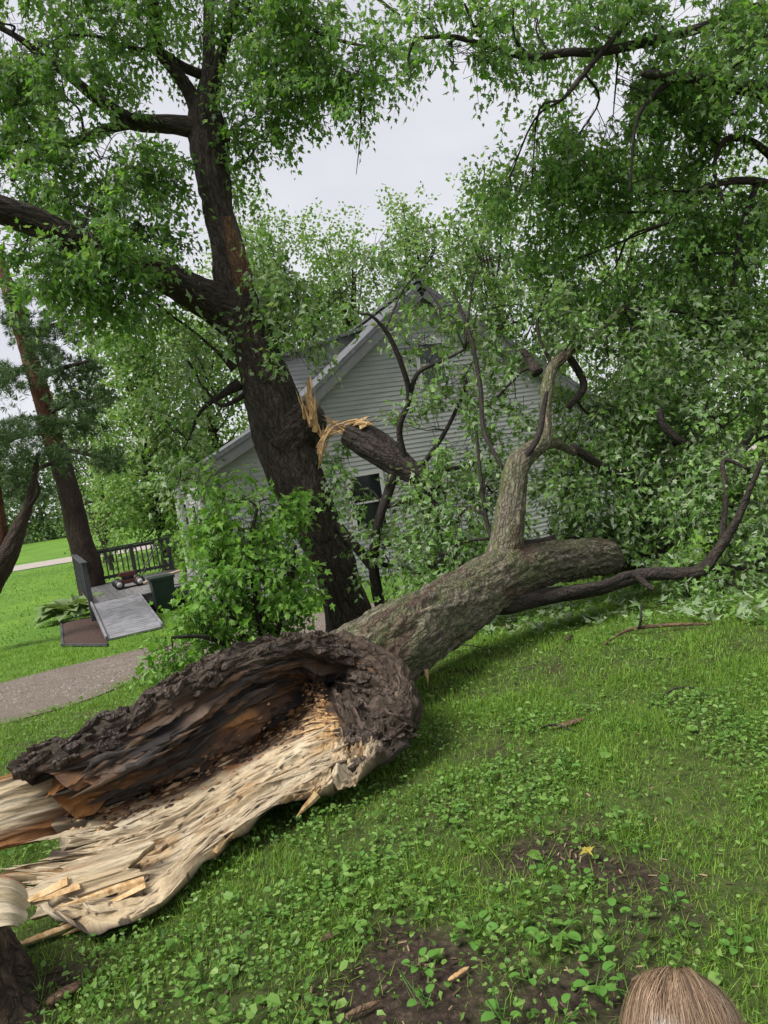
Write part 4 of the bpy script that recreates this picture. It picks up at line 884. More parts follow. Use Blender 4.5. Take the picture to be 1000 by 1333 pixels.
# torn stub of the snapped limb, with its splinters
st_limb([(372, 580, 9.35, 36), (388, 560, 9.3, 32), (402, 548, 9.22, 26), (413, 543, 9.15, 19)], 'bark_dark', 80, .02, bd, 'torn_stub', False)
splinters('splinter', [P(398, 545, 8.85), P(406, 555, 8.83), P(412, 560, 8.85), P(402, 535, 8.9), P(409, 545, 8.8)], [(-.05, -.1, 1), (.1, -.15, .95), (.35, -.1, .85), (.05, -.1, 1.)], .38, .036, M['fresh_wood'], stand, 24)
splinters('splinter', [P(418, 590, 8.82), P(420, 575, 8.8)], [(.25, -.1, 1), (.1, -.1, 1), (.5, -.1, .6)], .26, .02, M['fresh_wood'], stand, 9)
br = st_limb([(452, 562, 8.8, 17), (475, 572, 8.75, 20), (500, 590, 8.7, 20), (522, 606, 8.65, 17), (545, 620, 8.6, 13), (570, 636, 8.6, 6)], 'bark_limb', 90, .015, bark_disp(.03, 12, .2, .05), 'broken_limb')
br['label'] = 'snapped limb still hanging from the torn stub by its splinters'
splinters('splinter', [P(452, 560, 8.75), P(447, 556, 8.75), P(460, 556, 8.72), P(455, 570, 8.72)], [(-.9, -.1, .1), (-.6, -.15, .35), (-.8, -.1, -.25), (-.5, -.1, .7)], .26, .028, M['fresh_wood'], br, 20)
splinters('splinter', [P(462, 552, 8.66), P(474, 553, 8.62), P(470, 556, 8.6)], [(1, -.1, .1), (.9, -.1, -.05), (.6, -.1, .4)], .16, .03, M['fresh_wood'], br, 10)
for rows in ([(417, 612, 8.9, 2), (419, 585, 8.8, 4.5), (427, 564, 8.75, 4.5), (445, 553, 8.72, 4), (470, 553, 8.7, 2.5)], [(414, 590, 8.92, 2), (422, 572, 8.8, 3), (440, 562, 8.74, 3.5), (462, 562, 8.7, 2.5)],
                          [(446, 556, 8.7, 4), (462, 549, 8.66, 6), (478, 549, 8.62, 4), (488, 553, 8.62, 1.5)]):
    pp, rr_ = px_path(rows)
    for k in range(4):
        off = rnd(1, .8)[0]*np.max(rr_); f0, f1 = rng.uniform(0, .25), rng.uniform(.6, 1.0); cv = crom(pp, 40)[int(f0*39):int(f1*39)+1]; cv = cv[np.linspace(0, len(cv)-1, 6).astype(int)]
        V, F, bk = tube(cv+off*.7+rnd(6, .004), np.array([.3, .9, 1, .9, .6, .1])*rng.uniform(.009, .022), 5, 16); mesh_np('splinter', V, F, M['fresh_wood'], br, {'bk': bk}, False)
hang = []
for rows in ([(512, 618, 8.65, 7), (506, 640, 8.6, 6.5), (494, 675, 8.6, 6), (488, 710, 8.65, 7), (487, 742, 8.8, 7), (492, 775, 8.9, 8), (498, 800, 9.0, 6)],
             [(470, 722, 9.0, 4), (500, 735, 8.9, 3.5), (530, 740, 8.8, 2.5), (560, 738, 8.7, 1.8)],
             [(530, 610, 8.6, 5), (520, 560, 8.5, 4), (532, 520, 8.4, 4), (528, 490, 8.3, 3.5), (508, 440, 8.2, 3.2), (485, 412, 8.1, 2), (468, 408, 8.1, 1.5)],
             [(532, 520, 8.4, 3.5), (545, 485, 8.3, 3), (580, 468, 8.2, 2), (605, 455, 8.2, 1.5)],
             [(545, 612, 8.6, 4), (575, 570, 8.5, 3), (600, 520, 8.4, 2.4), (612, 480, 8.4, 1.8)],
             [(550, 618, 8.6, 4), (590, 610, 8.6, 3), (640, 600, 8.6, 2)],
             [(540, 620, 8.6, 4), (570, 660, 8.4, 3), (600, 700, 8.3, 2.2)],
             [(500, 660, 8.6, 3), (540, 650, 8.5, 2.5), (580, 640, 8.4, 2)]):
    o, a = limb('hanging_branch', rows, M['twig'], br, 12, .05); hang.append(a)
M['dead_wood'] = bark_mat('dead_wood', [(.3, (.05, .028, .018)), (.52, (.15, .085, .045)), (.72, (.30, .19, .10))], plate=(30, 30, 3))
dw_ = st_limb([(296, 285, 9.38, 7), (304, 320, 9.32, 11), (311, 350, 9.28, 13), (317, 376, 9.24, 12), (322, 392, 9.22, 6)], 'dead_wood', 40, .02, bark_disp(.03, 16, .1, .05), 'bare_wood', False)
dw_['label'] = 'strip of bare orange brown dead wood on the upper trunk'
sn = np.vstack(sa)
TB = [(60, 60, 9.0, 90, 70, 1.0, 210), (150, 30, 9.2, 90, 60, 1.2, 210), (240, 10, 9.5, 90, 60, 1.2, 150), (330, 30, 9.3, 80, 60, 1.1, 230), (410, 40, 9.0, 70, 65, 1.0, 220), (390, 110, 9.2, 60, 50, .8, 130), (465, 95, 8.8, 40, 45, .8, 80), (500, 60, 8.7, 30, 35, .6, 26), (335, 150, 9.4, 45, 50, .7, 90), (320, 210, 9.6, 22, 50, .5, 40),
      (90, 130, 8.9, 70, 45, .9, 120), (30, 150, 8.8, 55, 50, .9, 110), (130, 205, 8.9, 75, 40, .9, 120), (45, 225, 8.6, 60, 45, .9, 130), (205, 225, 9.1, 45, 45, .7, 80), (470, 170, 8.9, 20, 25, .4, 14),
      (0, 30, 8.5, 60, 80, 1.0, 130), (60, 345, 8.0, 70, 35, .7, 110), (130, 355, 8.2, 70, 40, .6, 130), (180, 295, 8.6, 50, 40, .6, 80), (195, 385, 8.9, 30, 30, .4, 30), (115, 270, 8.2, 75, 40, .7, 120), (30, 330, 7.8, 40, 40, .6, 60), (150, 400, 8.5, 45, 35, .5, 60), (125, 318, 7.7, 35, 25, .25, 40),
      (200, -110, 9.3, 160, 90, 1.6, 120), (400, -100, 9.0, 130, 80, 1.4, 90), (20, -100, 8.6, 130, 80, 1.4, 90)]
crown('crown', stand, TB, M['leaf'], .088, sn, .42, 7, .7, 1.2, .0, branch_r=.014, nsub=7, dens=.60)
# leaves of the snapped limb, in front of the house
SB = [(462, 640, 8.8, 22, 32, .3, 26), (540, 640, 8.5, 45, 40, .5, 60), (590, 660, 8.4, 55, 50, .5, 90), (520, 700, 8.6, 40, 40, .4, 50), (560, 560, 8.4, 50, 45, .5, 60), (610, 590, 8.5, 45, 50, .5, 45), (605, 490, 8.4, 50, 55, .5, 52), (560, 455, 8.3, 45, 40, .5, 44), (620, 410, 8.5, 50, 60, .6, 60), (570, 395, 8.4, 45, 40, .5, 30), (630, 340, 8.8, 40, 40, .5, 60), (565, 330, 8.8, 45, 45, .6, 60), (500, 720, 8.8, 50, 50, .4, 40), (620, 720, 8.3, 50, 45, .5, 80)]
crown('broken_limb_leaves', stand, SB, M['leaf_fallen'], .088, np.vstack(hang), .30, 4, .5, 1.2, -.08, flip=.25, branch_r=.010, nsub=6, dens=.6)
# water shoots in front of the house, left of the gable
GB = [(390, 395, 9.0, 50, 36, .5, 70), (440, 378, 8.9, 45, 36, .5, 50), (378, 455, 8.9, 32, 36, .4, 34), (410, 440, 8.8, 25, 30, .3, 18), (470, 350, 8.9, 45, 34, .5, 40), (370, 350, 9.1, 45, 40, .5, 60), (430, 620, 9.1, 18, 40, .3, 18), (445, 600, 9.0, 25, 30, .3, 14), (350, 400, 9.1, 20, 50, .3, 25), (440, 500, 8.8, 12, 20, .2, 4), (260, 470, 8.9, 40, 60, .5, 60), (225, 560, 8.8, 35, 50, .5, 60), (235, 620, 8.8, 35, 40, .4, 40)]
crown('shoot_leaves', stand, GB, M['leaf_fallen'], .098, sn[np.argsort(sn[:, 2])[:60]] if False else np.vstack([crom(px_path([(345, 455, 9.3, 3), (375, 428, 9.2, 2.2), (408, 416, 9.1, 1.6)])[0], 10), crom(px_path([(310, 500, 9.3, 9), (292, 512, 9.2, 5), (262, 535, 9.1, 2.5), (245, 575, 9.0, 1.8)])[0], 10), crom(px_path([(420, 700, 9.3, 3), (430, 640, 9.1, 2), (436, 600, 9.0, 1)])[0], 8)]), .34, 4, .6, 1.2, -.1, flip=.25, branch_r=.008, nsub=5, dens=.6)

# ------------------------------------------------------------------ leafy suckers at the foot of the standing tree
shrub = thing('sucker_shrub', 'bright green leafy maple suckers at the foot of the standing tree', 'shrub', G(330, 860))
sh = []
for rows in ([(345, 850, 8.6, 5), (335, 790, 8.4, 4), (325, 720, 8.3, 3), (335, 660, 8.3, 2)], [(330, 852, 8.5, 4), (300, 800, 8.2, 3), (270, 750, 8.1, 2)], [(320, 855, 8.4, 4), (270, 830, 8.0, 3), (215, 830, 7.8, 2)], [(350, 850, 8.6, 4), (375, 780, 8.4, 3), (385, 710, 8.4, 2)]):
    o, a = limb('stem', rows, M['twig'], shrub, 8, .05); sh.append(a)
HBL = [(320, 690, 8.4, 60, 45, .5, 120), (285, 735, 8.2, 42, 48, .5, 85), (340, 750, 8.3, 60, 50, .5, 150), (372, 735, 8.4, 25, 55, .4, 50), (280, 808, 8.0, 50, 34, .5, 85), (340, 810, 8.3, 60, 35, .5, 110), (225, 845, 7.8, 35, 22, .3, 40), (265, 690, 8.4, 30, 35, .4, 35), (345, 650, 8.5, 45, 25, .4, 40), (300, 645, 8.6, 40, 30, .4, 35), (380, 800, 8.5, 22, 28, .3, 22)]
crown('leaf_mass', shrub, HBL, M['leaf_shrub'], .095, np.vstack(sh), .34, 4, .7, 1.2, -.15, flip=.1, branch_r=.010, nsub=6, gy_min=0, dens=.75)

# ------------------------------------------------------------------ tree on the right, trunk just outside the frame
right = thing('overhanging_tree', 'dense green tree whose drooping boughs hang over the fallen crown', 'tree')
rb = P(1120, 790, 9.6); rb[2] = float(gz(rb[0], rb[1]))
pts = np.array([rb+[0, 0, -.1], rb+[0, 0, .5], rb+[-.1, 0, 2], rb+[-.15, .1, 4], rb+[0, .2, 6], rb+[.3, .2, 9]]); rad = np.array([.5, .40, .34, .30, .25, .12])
V, F, bk = tube(pts, rad, 90, 260, bark_disp(.03, 8, .16, .05)); mesh_np('trunk', V, F, M['bark_dark'], right, {'bk': bk})
ra = [crom(pts, 20)[8:]]
def rt_limb(rows, mat='bark_limb', seg=14, disp=None):
    o, a = limb('limb', rows, M[mat], right, seg, .04, disp); ra.append(a)
rt_limb([(1140, 210, 9.6, 16), (1060, 135, 9.0, 12), (1000, 119, 8.6, 10), (940, 108, 8.3, 9), (890, 102, 8.1, 7), (850, 97, 7.9, 5), (836, 96, 7.85, 3.5)], 'bark_limb', 24, bd)
rt_limb([(1140, 30, 9.6, 9), (1000, 10, 9, 7), (900, 40, 8.6, 6), (790, 66, 8.2, 5.5), (740, 68, 8.0, 5), (690, 74, 7.9, 4.5), (640, 62, 7.8, 4), (590, 48, 7.7, 3), (540, 50, 7.6, 2)], 'bark_limb', 14)
rt_limb([(900, -60, 8.8, 5), (845, -15, 8.4, 4), (815, 30, 8.2, 4), (780, 72, 8.1, 3.5), (745, 115, 8.0, 3), (732, 130, 8.0, 2)], 'bark_limb', 10)
rt_limb([(870, 108, 8.0, 4), (850, 125, 8.0, 3), (828, 160, 7.9, 2.4), (820, 250, 7.9, 1.6)], 'twig', 8)
rt_limb([(1110, 320, 9.4, 10), (1020, 250, 9, 6), (965, 235, 8.7, 5), (905, 250, 8.5, 3.5), (870, 290, 8.3, 2)], 'bark_limb', 12)
rt_limb([(985, 240, 8.8, 4), (965, 300, 8.6, 3.5), (955, 360, 8.6, 3), (950, 430, 8.6, 2)], 'twig', 8)
rt_limb([(1080, 300, 9.4, 8), (1000, 200, 8.9, 5), (950, 180, 8.7, 4), (930, 215, 8.5, 2.5), (940, 260, 8.4, 2)], 'bark_limb', 12)
rt_limb([(640, 62, 7.8, 2.5), (620, 40, 7.7, 2), (605, 5, 7.6, 1.5)], 'twig', 8)
rt_limb([(690, 74, 7.9, 2.4), (670, 50, 7.8, 2), (668, 10, 7.7, 1.5)], 'twig', 8)
ran = np.vstack(ra)
RB = [(562, 30, 7.7, 38, 38, .6, 48), (625, 30, 7.8, 50, 35, .7, 65), (590, 75, 7.7, 40, 25, .4, 30), (535, 95, 7.6, 22, 38, .4, 24), (700, 25, 8.0, 50, 30, .7, 55), (690, 95, 8.2, 40, 40, .6, 36),
      (770, 30, 8.3, 60, 45, .8, 110), (850, 30, 8.5, 70, 50, 1, 160), (940, 30, 8.6, 80, 50, 1, 190), (800, 130, 8.6, 75, 55, .8, 190), (880, 160, 8.8, 75, 60, .9, 210), (960, 140, 8.7, 65, 60, .9, 190), (740, 190, 8.9, 60, 55, .7, 150), (690, 250, 9.0, 40, 55, .6, 110), (650, 265, 9.1, 25, 40, .5, 45),
      (760, 270, 9.2, 60, 60, .8, 170), (840, 260, 9.0, 65, 60, .8, 190), (930, 260, 9.0, 75, 65, .8, 210), (720, 350, 9.4, 60, 50, .8, 140), (800, 350, 9.3, 65, 55, .8, 170), (890, 350, 9.2, 75, 60, .9, 190), (970, 350, 9.0, 55, 65, .9, 150), (985, 60, 7.6, 30, 50, .4, 50), (1060, 100, 8.8, 80, 130, 1.2, 150), (1060, 320, 9.2, 70, 130, 1.2, 150), (800, -80, 8.6, 200, 60, 1.5, 160), (990, -80, 8.6, 120, 60, 1.5, 90)]
crown('crown', right, RB, M['leaf'], .086, ran, .44, 7, .75, 1.2, -.04, branch_r=.012, nsub=8, dens=.52)

# ------------------------------------------------------------------ pine and the leaning trunk at the left edge
pine = thing('pine_tree', 'tall pine with flaking orange upper bark behind the deck', 'tree', P(118, 765, 21))
rows = [(127, 805, 21, 24), (121, 775, 21, 18), (114, 735, 21, 16), (102, 690, 21, 14.5), (88, 635, 21, 13), (72, 580, 21, 12.5)]
limb('trunk', rows, M['bark_pine_low'], pine, 40, .06, bark_disp(.03, 7, .3, .05))
rows2 = [(72, 580, 21, 12.5), (58, 530, 21, 11.5), (44, 480, 21, 10.5), (28, 430, 21, 9.5), (12, 380, 21, 8.5), (-8, 320, 21, 7), (-40, 240, 21, 4)]
_, pa_ = limb('upper_trunk', rows2, M['bark_pine'], pine, 30, .06, bark_disp(.02, 7, .4, .04), 'orange flaking upper stem')
pl_ = [pa_]
for rows in ([(60, 540, 21, 4), (90, 525, 20.5, 3), (125, 520, 20, 2)], [(48, 495, 21, 4), (80, 480, 20.4, 3), (115, 470, 20, 2)], [(66, 565, 21, 4), (35, 565, 20.5, 3), (0, 580, 20, 2)], [(30, 440, 21, 4), (65, 425, 20.5, 3), (95, 415, 20, 2)], [(72, 585, 21, 4), (110, 590, 20.5, 3), (150, 605, 20, 2)], [(40, 470, 21, 4), (15, 490, 20.5, 3), (-15, 500, 20, 2)], [(80, 600, 21, 3), (50, 610, 20.4, 2.6), (15, 640, 20, 2)]):
    o, a = limb('limb', rows, M['bark_pine_low'], pine, 8, .15); pl_.append(a)
def needles(name, parent, blobs, per=40, size=.17, mat='needle'):
    pts = np.vstack(blob_points(blobs, .8, -.2)); n = len(pts)
    b = np.repeat(pts, per, 0); d = nrm(rnd(n*per)+np.array([0, 0, .5])+np.repeat(rnd(n, .6), per, 0))
    V, F = leaves(b+d*.02, d, rnd(n*per), size*rng.uniform(.7, 1.3, n*per), np.array([[0, 0, 0], [.055, .45, 0], [0, 1, 0], [-.055, .45, 0]], float), np.array([[0, 1, 2, 3]]))
    return tag(mesh_np(name, V, F, M[mat], parent, None, False), kind='stuff')
PB = [(70, 430, 20.3, 50, 22, 1.2, 90), (95, 480, 20, 45, 22, 1.2, 90), (110, 520, 20, 45, 22, 1.1, 90), (20, 490, 20.2, 40, 25, 1.1, 70), (15, 570, 20.2, 45, 30, 1.1, 90), (130, 600, 20, 40, 22, 1, 60), (25, 640, 20.2, 40, 25, 1, 60), (60, 455, 19.8, 30, 18, .8, 50), (10, 420, 20.3, 30, 30, 1.1, 50), (60, 555, 19.8, 35, 18, .8, 50), (30, 385, 20.4, 40, 20, 1.1, 45), (100, 555, 20, 40, 20, 1, 55)]
needles('needle_tufts', pine, PB)
lean = thing('leaning_tree', 'dark leaning tree with a reddish second stem at the lawn edge', 'tree', P(-25, 790, 15))
limb('trunk', [(-40, 805, 15, 22), (-22, 775, 15, 17), (-2, 742, 15, 14), (14, 712, 15, 12), (26, 685, 15, 9), (36, 660, 15, 6), (44, 625, 15, 4), (50, 590, 15, 3)], M['bark_pine_low'], lean, 36, .05, bark_disp(.03, 9, .3, .06))
limb('stem', [(-18, 775, 15, 10), (-4, 730, 15, 9), (0, 690, 15, 8), (-4, 650, 15, 7), (-10, 580, 15, 5), (-20, 480, 15, 4)], M['bark_pine'], lean, 24, .05, bark_disp(.02, 9, .3, .06))
limb('limb', [(34, 665, 15, 3), (50, 640, 14.8, 2.4), (44, 615, 14.6, 1.6)], M['twig'], lean, 8)
needles('needle_tufts', lean, [(20, 630, 15, 50, 35, .8, 90), (5, 580, 15, 50, 35, .8, 90), (60, 600, 14.8, 35, 25, .6, 50), (-10, 520, 15, 40, 50, .8, 80)], 24, .14)

# ------------------------------------------------------------------ background trees
def bgtree(name, label, px, D, base_py, top_py, wpx, n, leaf, size=.2, group=None, tmat='bark_limb', low=.18, T=KT, Fc=KF, clump=.5, thr=-.1, nodes=3):
    tr = thing(name, label, 'tree', group=group)
    b = P(px, base_py, D); b[2] = float(gz(b[0], b[1])); tp = P(px, top_py, D)[2]; h = tp-b[2]; w = wpx*D/FPX
    V, F, bk = tube([b-[0, 0, .2], b+[0, 0, h*.15], b+[rng.normal()*.2, 0, h*.45], b+[rng.normal()*.3, 0, h*.85]], [h*.03, h*.022, h*.016, h*.004], 14, 40, bark_disp(.03, 6, .2, .05))
    mesh_np('trunk', V, F, M[tmat], tr, {'bk': bk}); ax = crom([b+[0, 0, h*.2], b+[0, 0, h*.5], b+[0, 0, h*.85]], 14)
    k = 9 if n > 250 else 6; blobs = []
    tv, tf, n0 = [], [], 0; R = []; Dr = []
    for i in range(k):
        f = low+(1-low)*(i+.5)/k; wr = w*.5*math.sin(math.pi*min(.97, .18+.72*f**.8))**.7
        for j in range(3):
            a = i*2.1+j*2.09+rng.uniform(-.4, .4); c = b+np.array([math.cos(a)*wr*.55, math.sin(a)*wr*.55, h*f+rng.normal()*h*.03])
            s = ax[min(13, int(f*11))]; V, F, _ = tube([s, (s+c)/2+[0, 0, -.1*wr], c], [h*.006, h*.004, h*.0015], 5, 7); tv.append(V); tf.append(F+n0); n0 += len(V)
            m = max(3, int(n/(3*k))); p = nrm(rnd(m*2))*rng.random((m*2, 1))**.4*np.array([wr*.62, wr*.62, h*.5/k*1.9]); q = c+p; q = q[fbm(q*clump+5, 2) > thr][:m]
            R.append(q); Dr.append(nrm(q-c)+[0, 0, -.1])
    q = np.vstack(R); d = np.vstack(Dr)+rnd(len(q), .4)
    V, F = sprigs(q, d, size*3.2*rng.uniform(.7, 1.3, len(q)), nodes, size, .4, T, Fc, .1)
    tag(mesh_np('crown', V, F, leaf, tr, None, False), kind='stuff')
    tag(mesh_np('branches', np.vstack(tv), np.vstack(tf), M[tmat], tr, {'bk': np.vstack(tv)}), kind='stuff')
    return tr
gb = 'trees behind the house'
bgtree('background_tree', 'pale green full tree rising behind the house roof', 400, 34, 700, 268, 200, 2200, M['leaf_far'], .19, gb)
bgtree('background_tree', 'pale green tree beside the gable peak, behind the house', 500, 36, 700, 295, 160, 1500, M['leaf_far'], .19, gb)
bgtree('background_tree', 'narrow topped tree showing just right of the gable peak', 592, 34, 700, 262, 120, 1100, M['leaf_far'], .19, gb)
bgtree('background_tree', 'green tree behind the house, below the overhanging boughs', 690, 32, 700, 250, 200, 1600, M['leaf_far'], .19, gb)
bgtree('background_tree', 'wide tree filling the gap behind the fallen crown', 850, 26, 700, 240, 300, 1500, M['leaf_far'], .18, gb)
bgtree('background_tree', 'tall tree behind the drooping boughs at the lawn end', 1010, 24, 700, 220, 260, 1200, M['leaf_far'], .18, gb)
gl = 'trees left of the house'
bgtree('background_tree', 'full leafy tree between the pine and the house', 215, 27, 715, 420, 160, 1900, M['leaf_far'], .18, gl, low=.12)
bgtree('background_tree', 'leafy tree close behind the house eave', 300, 30, 700, 380, 160, 1500, M['leaf_far'], .18, gl)
bgtree('background_tree', 'dark round tree behind the pine trunk', 140, 38, 720, 480, 110, 700, M['leaf_dark'], .2, gl, low=.1)  # crown uses the darker leaf colour
bgtree('background_tree', 'small young tree with light foliage beyond the deck railing', 138, 33, 702, 628, 75, 260, M['leaf_far'], .12, low=.25)
for i, (px, D, tp, w, m, lab) in enumerate([(-60, 100, 560, 120, 'leaf_dark', 'far dark tree at the end of the lawn, partly behind the leaning trunk'), (10, 104, 580, 90, 'leaf_far', 'far light green tree beyond the road behind the leaning trunk'), (60, 100, 590, 80, 'leaf_dark', 'far dark tree beyond the road left of the pine trunk'), (115, 108, 560, 90, 'leaf_dark', 'far tall tree beyond the road behind the pine trunk'), (165, 100, 585, 80, 'leaf_far', 'far light green tree beyond the road above the deck railing'), (210, 106, 570, 90, 'leaf_dark', 'far dark tree beyond the road beside the porch'), (265, 110, 560, 110, 'leaf_dark', 'far tree beyond the road hidden mostly by the house corner'), (-150, 108, 550, 130, 'leaf_dark', 'far tall tree past the leaning trunk, beyond the road')]):
    bgtree('far_tree', lab, px, D, 695, tp, w, 420, M[m], .5, 'far trees across the road', low=.05)
q = np.stack([rng.uniform(-75, 20, 1600), rng.uniform(98, 112, 1600), np.zeros(1600)], -1); q[:, 2] = gz(q[:, 0], q[:, 1])+rng.random(1600)**1.5*3.2
V, F = sprigs(q, rnd(1600)+[0, 0, .4], np.full(1600, .9), 3, .5, .3, KT, KF, .1)
tag(mesh_np('far_undergrowth', V, F, M['leaf_dark'], None, None, False), 'dark undergrowth along the far edge of the lawn', 'undergrowth', kind='stuff')

# ------------------------------------------------------------------ grass and ground cover
DVx = DV[..., :2].reshape(-1, 2)
dcl = DV[:, DV.shape[1]//2, :2]; dhw = np.linalg.norm(DV[:, 0, :2]-DV[:, -1, :2], axis=1)/2
def off_drive(x, y, m=.0):
    d = np.full(len(x), 9e9); hw = np.zeros(len(x))
    for c, h in zip(dcl, dhw):
        q = np.hypot(x-c[0], y-c[1]); k = q < d; d[k] = q[k]; hw[k] = h
    return d-hw+m
BT5 = np.array([[-.5, 0, 0], [.5, 0, 0], [-.38, .5, 0], [.38, .5, 0], [0, 1, 0]], float); BF5 = np.array([[0, 1, 3], [0, 3, 2], [2, 3, 4]])
BT3 = np.array([[-.5, 0, 0], [.5, 0, 0], [0, 1, 0]], float); BF3 = np.array([[0, 1, 2]])
def blades(x, y, h, w, lean, simple=False):
    n = len(x); T = BT3 if simple else BT5; Fc = BF3 if simple else BF5
    b = v3(x, y, gz2(x, y)-.004); a = rng.uniform(0, 6.283, n); s = np.stack([np.cos(a), np.sin(a), 0*a], -1)
    f = np.stack([-np.sin(a), np.cos(a), 0*a], -1)*(lean*rng.uniform(.2, 1.5, n))[:, None]
    V = b[:, None]+s[:, None]*(T[None, :, :1]*w[:, None, None])+np.array([0, 0, 1.])*(T[None, :, 1:2]*h[:, None, None])*(1-.25*T[None, :, 1:2]*np.minimum(lean, 1.5)[:, None, None])+f[:, None]*(T[None, :, 1:2]**2*h[:, None, None])
    return V.reshape(-1, 3), (Fc[None]+(np.arange(n)*len(T))[:, None, None]).reshape(-1, 3)
def wedge(n, y0, y1, k=.78, c=1.1, xl=None, xr=None):
    y = np.sqrt(rng.uniform(y0*y0, y1*y1, n)); x = rng.uniform(-1, 1, n)*(k*y+c)
    if xl is not None: m = (x > xl) & (x < xr); x, y = x[m], y[m]
    return x, y
Vs, Fs, n0 = [], [], 0
for (n, y0, y1, hh, ww, simple) in ((20000, 1.5, 4.6, .05, .0036, False), (230000, 1.5, 4.7, .034, .0034, True), (170000, 4.6, 8.2, .042, .0062, True), (100000, 8.2, 15, .06, .012, True), (45000, 15, 42, .07, .033, True)):
    x, y = wedge(n, y0, y1)
    m = rng.random(len(x)) < np.clip(1.1-1.0*np.where(y < 9, soil_mask(x, y), 0), .03, 1)
    tuft = fbm(v3(x*1.7, y*1.7, 9), 3)
    m &= rng.random(len(x)) < np.clip(.85+.7*tuft, .6, 1)
    m &= off_drive(x, y, .04+.12*rng.normal(size=len(x))) > 0
    x, y, tuft = x[m], y[m], tuft[m]
    h = hh*rng.uniform(.5, 1.5, len(x))*np.clip(1+.7*tuft, .7, 1.7)
    V, F = blades(x, y, h, ww*rng.uniform(.7, 1.4, len(x)), rng.uniform(.2, 1.5, len(x)), simple)
    Vs.append(V); Fs.append(F+n0); n0 += len(V)
tag(mesh_np('grass', np.vstack(Vs), np.vstack(Fs), M['grass'], None, None, False), 'short green grass of the lawn', 'grass', kind='stuff')
# low round-leaved ground cover
Vs, Fs, n0 = [], [], 0
for (n, y0, y1, sz) in ((56000, 1.5, 4.2, .0185), (42000, 4.2, 8.6, .020)):
    x, y = wedge(n, y0, y1)
    cl = fbm(v3(x*1.5+9, y*1.5, 4), 3)+.45*np.exp(-((x+.55)**2+(y-2.5)**2)/.45)+.12
    m = rng.random(len(x)) < np.clip(cl*1.1+.22, .10, 1)*np.clip(1.05-.8*soil_mask(x, y), .1, 1)
    m &= off_drive(x, y) > 0
    x, y = x[m], y[m]; n = len(x); hgt = rng.uniform(.012, .065, n)
    nn = np.array([0, 0, 1.])+rnd(n, .38); a = rng.uniform(0, 6.283, n); d = np.stack([np.cos(a), np.sin(a), -.15+rng.normal(size=n)*.2], -1)
    V, F = leaves(v3(x, y, gz2(x, y)+hgt), d, nn, sz*np.exp(rng.normal(size=n)*.38), OT, OF); Vs.append(V); Fs.append(F+n0); n0 += len(V)
tag(mesh_np('ground_cover', np.vstack(Vs), np.vstack(Fs), M['clover'], None, None, False), 'low round-leaved creeping weeds growing through the grass', 'ground cover', kind='stuff')
# torn-off leaves strewn under the fallen crown
n = 900; pxs = np.concatenate([rng.uniform(500, 720, 420), rng.uniform(700, 1010, 480)]); pys = np.concatenate([rng.uniform(775, 830, 420), rng.uniform(770, 815, 480)])
g = np.array([G(a, b) for a, b in zip(pxs, pys)]); a = rng.uniform(0, 6.283, n)
V, F = leaves(g+[0, 0, .055]+rnd(n, .012), np.stack([np.cos(a), np.sin(a), rng.normal(size=n)*.3], -1), (np.array([0, 0, 1.])+rnd(n, .5))*np.where(rng.random((n, 1)) < .55, -1, 1), rng.uniform(.06, .11, n), LT, LF)
tag(mesh_np('strewn_leaves', V, F, M['leaf_fallen'], None, None, False), 'torn maple leaves strewn on the grass under the fallen crown', 'leaves', kind='stuff')
# wood chips and dead bits on the bare soil
x, y = wedge(22000, 1.6, 6.5); m = rng.random(len(x)) < .14+.8*soil_mask(x, y); x, y = x[m], y[m]; n = len(x); a = rng.uniform(0, 6.283, n)
V, F = leaves(v3(x, y, gz2(x, y)+.004+rng.random(n)*.008), np.stack([np.cos(a), np.sin(a), rng.normal(size=n)*.15], -1), np.array([0, 0, 1.])+rnd(n, .3), rng.uniform(.006, .05, n)**1.2*1.3, np.array([[-.1, 0, 0], [.1, .05, .03], [.13, .9, .02], [-.07, 1, 0]], float), np.array([[0, 1, 2, 3]]))
M['chips'] = leaf_mat('chips', [(.03, .02, .014), (.07, .045, .03), (.15, .10, .065), (.30, .21, .13)], (.08, .055, .04), 0, .8)
tag(mesh_np('wood_litter', V, F, M['chips'], None, None, False), 'brown bits of bark and dead grass on the bare soil', 'litter', kind='stuff')
# pebbles on the drive
n = 10000; i = rng.integers(0, len(dcl)-1, n); f = rng.random(n); c = dcl[i]*(1-f)[:, None]+dcl[i+1]*f[:, None]; tt = nrm(dcl[i+1]-dcl[i]); s = np.stack([-tt[:, 1], tt[:, 0]], -1)
p2 = c+s*(rng.uniform(-1, 1, n)*dhw[i]*1.03)[:, None]; r = rng.uniform(.004, .013, n)*np.where(rng.random(n) < .05, 1.8, 1)
Oc = np.array([[1, 0, 0], [-1, 0, 0], [0, 1, 0], [0, -1, 0], [0, 0, .7], [0, 0, -.7]], float); Of = np.array([[0, 2, 4], [2, 1, 4], [1, 3, 4], [3, 0, 4], [2, 0, 5], [1, 2, 5], [3, 1, 5], [0, 3, 5]])
a = rng.uniform(0, 6.283, n); ca, sa_ = np.cos(a), np.sin(a)
Vp = Oc[None]*r[:, None, None]*rng.uniform(.7, 1.3, (n, 6, 1)); Vp = np.stack([Vp[..., 0]*ca[:, None]-Vp[..., 1]*sa_[:, None], Vp[..., 0]*sa_[:, None]+Vp[..., 1]*ca[:, None], Vp[..., 2]], -1)
Vp = Vp+v3(p2[:, 0], p2[:, 1], gz(p2[:, 0], p2[:, 1])+.014)[:, None]
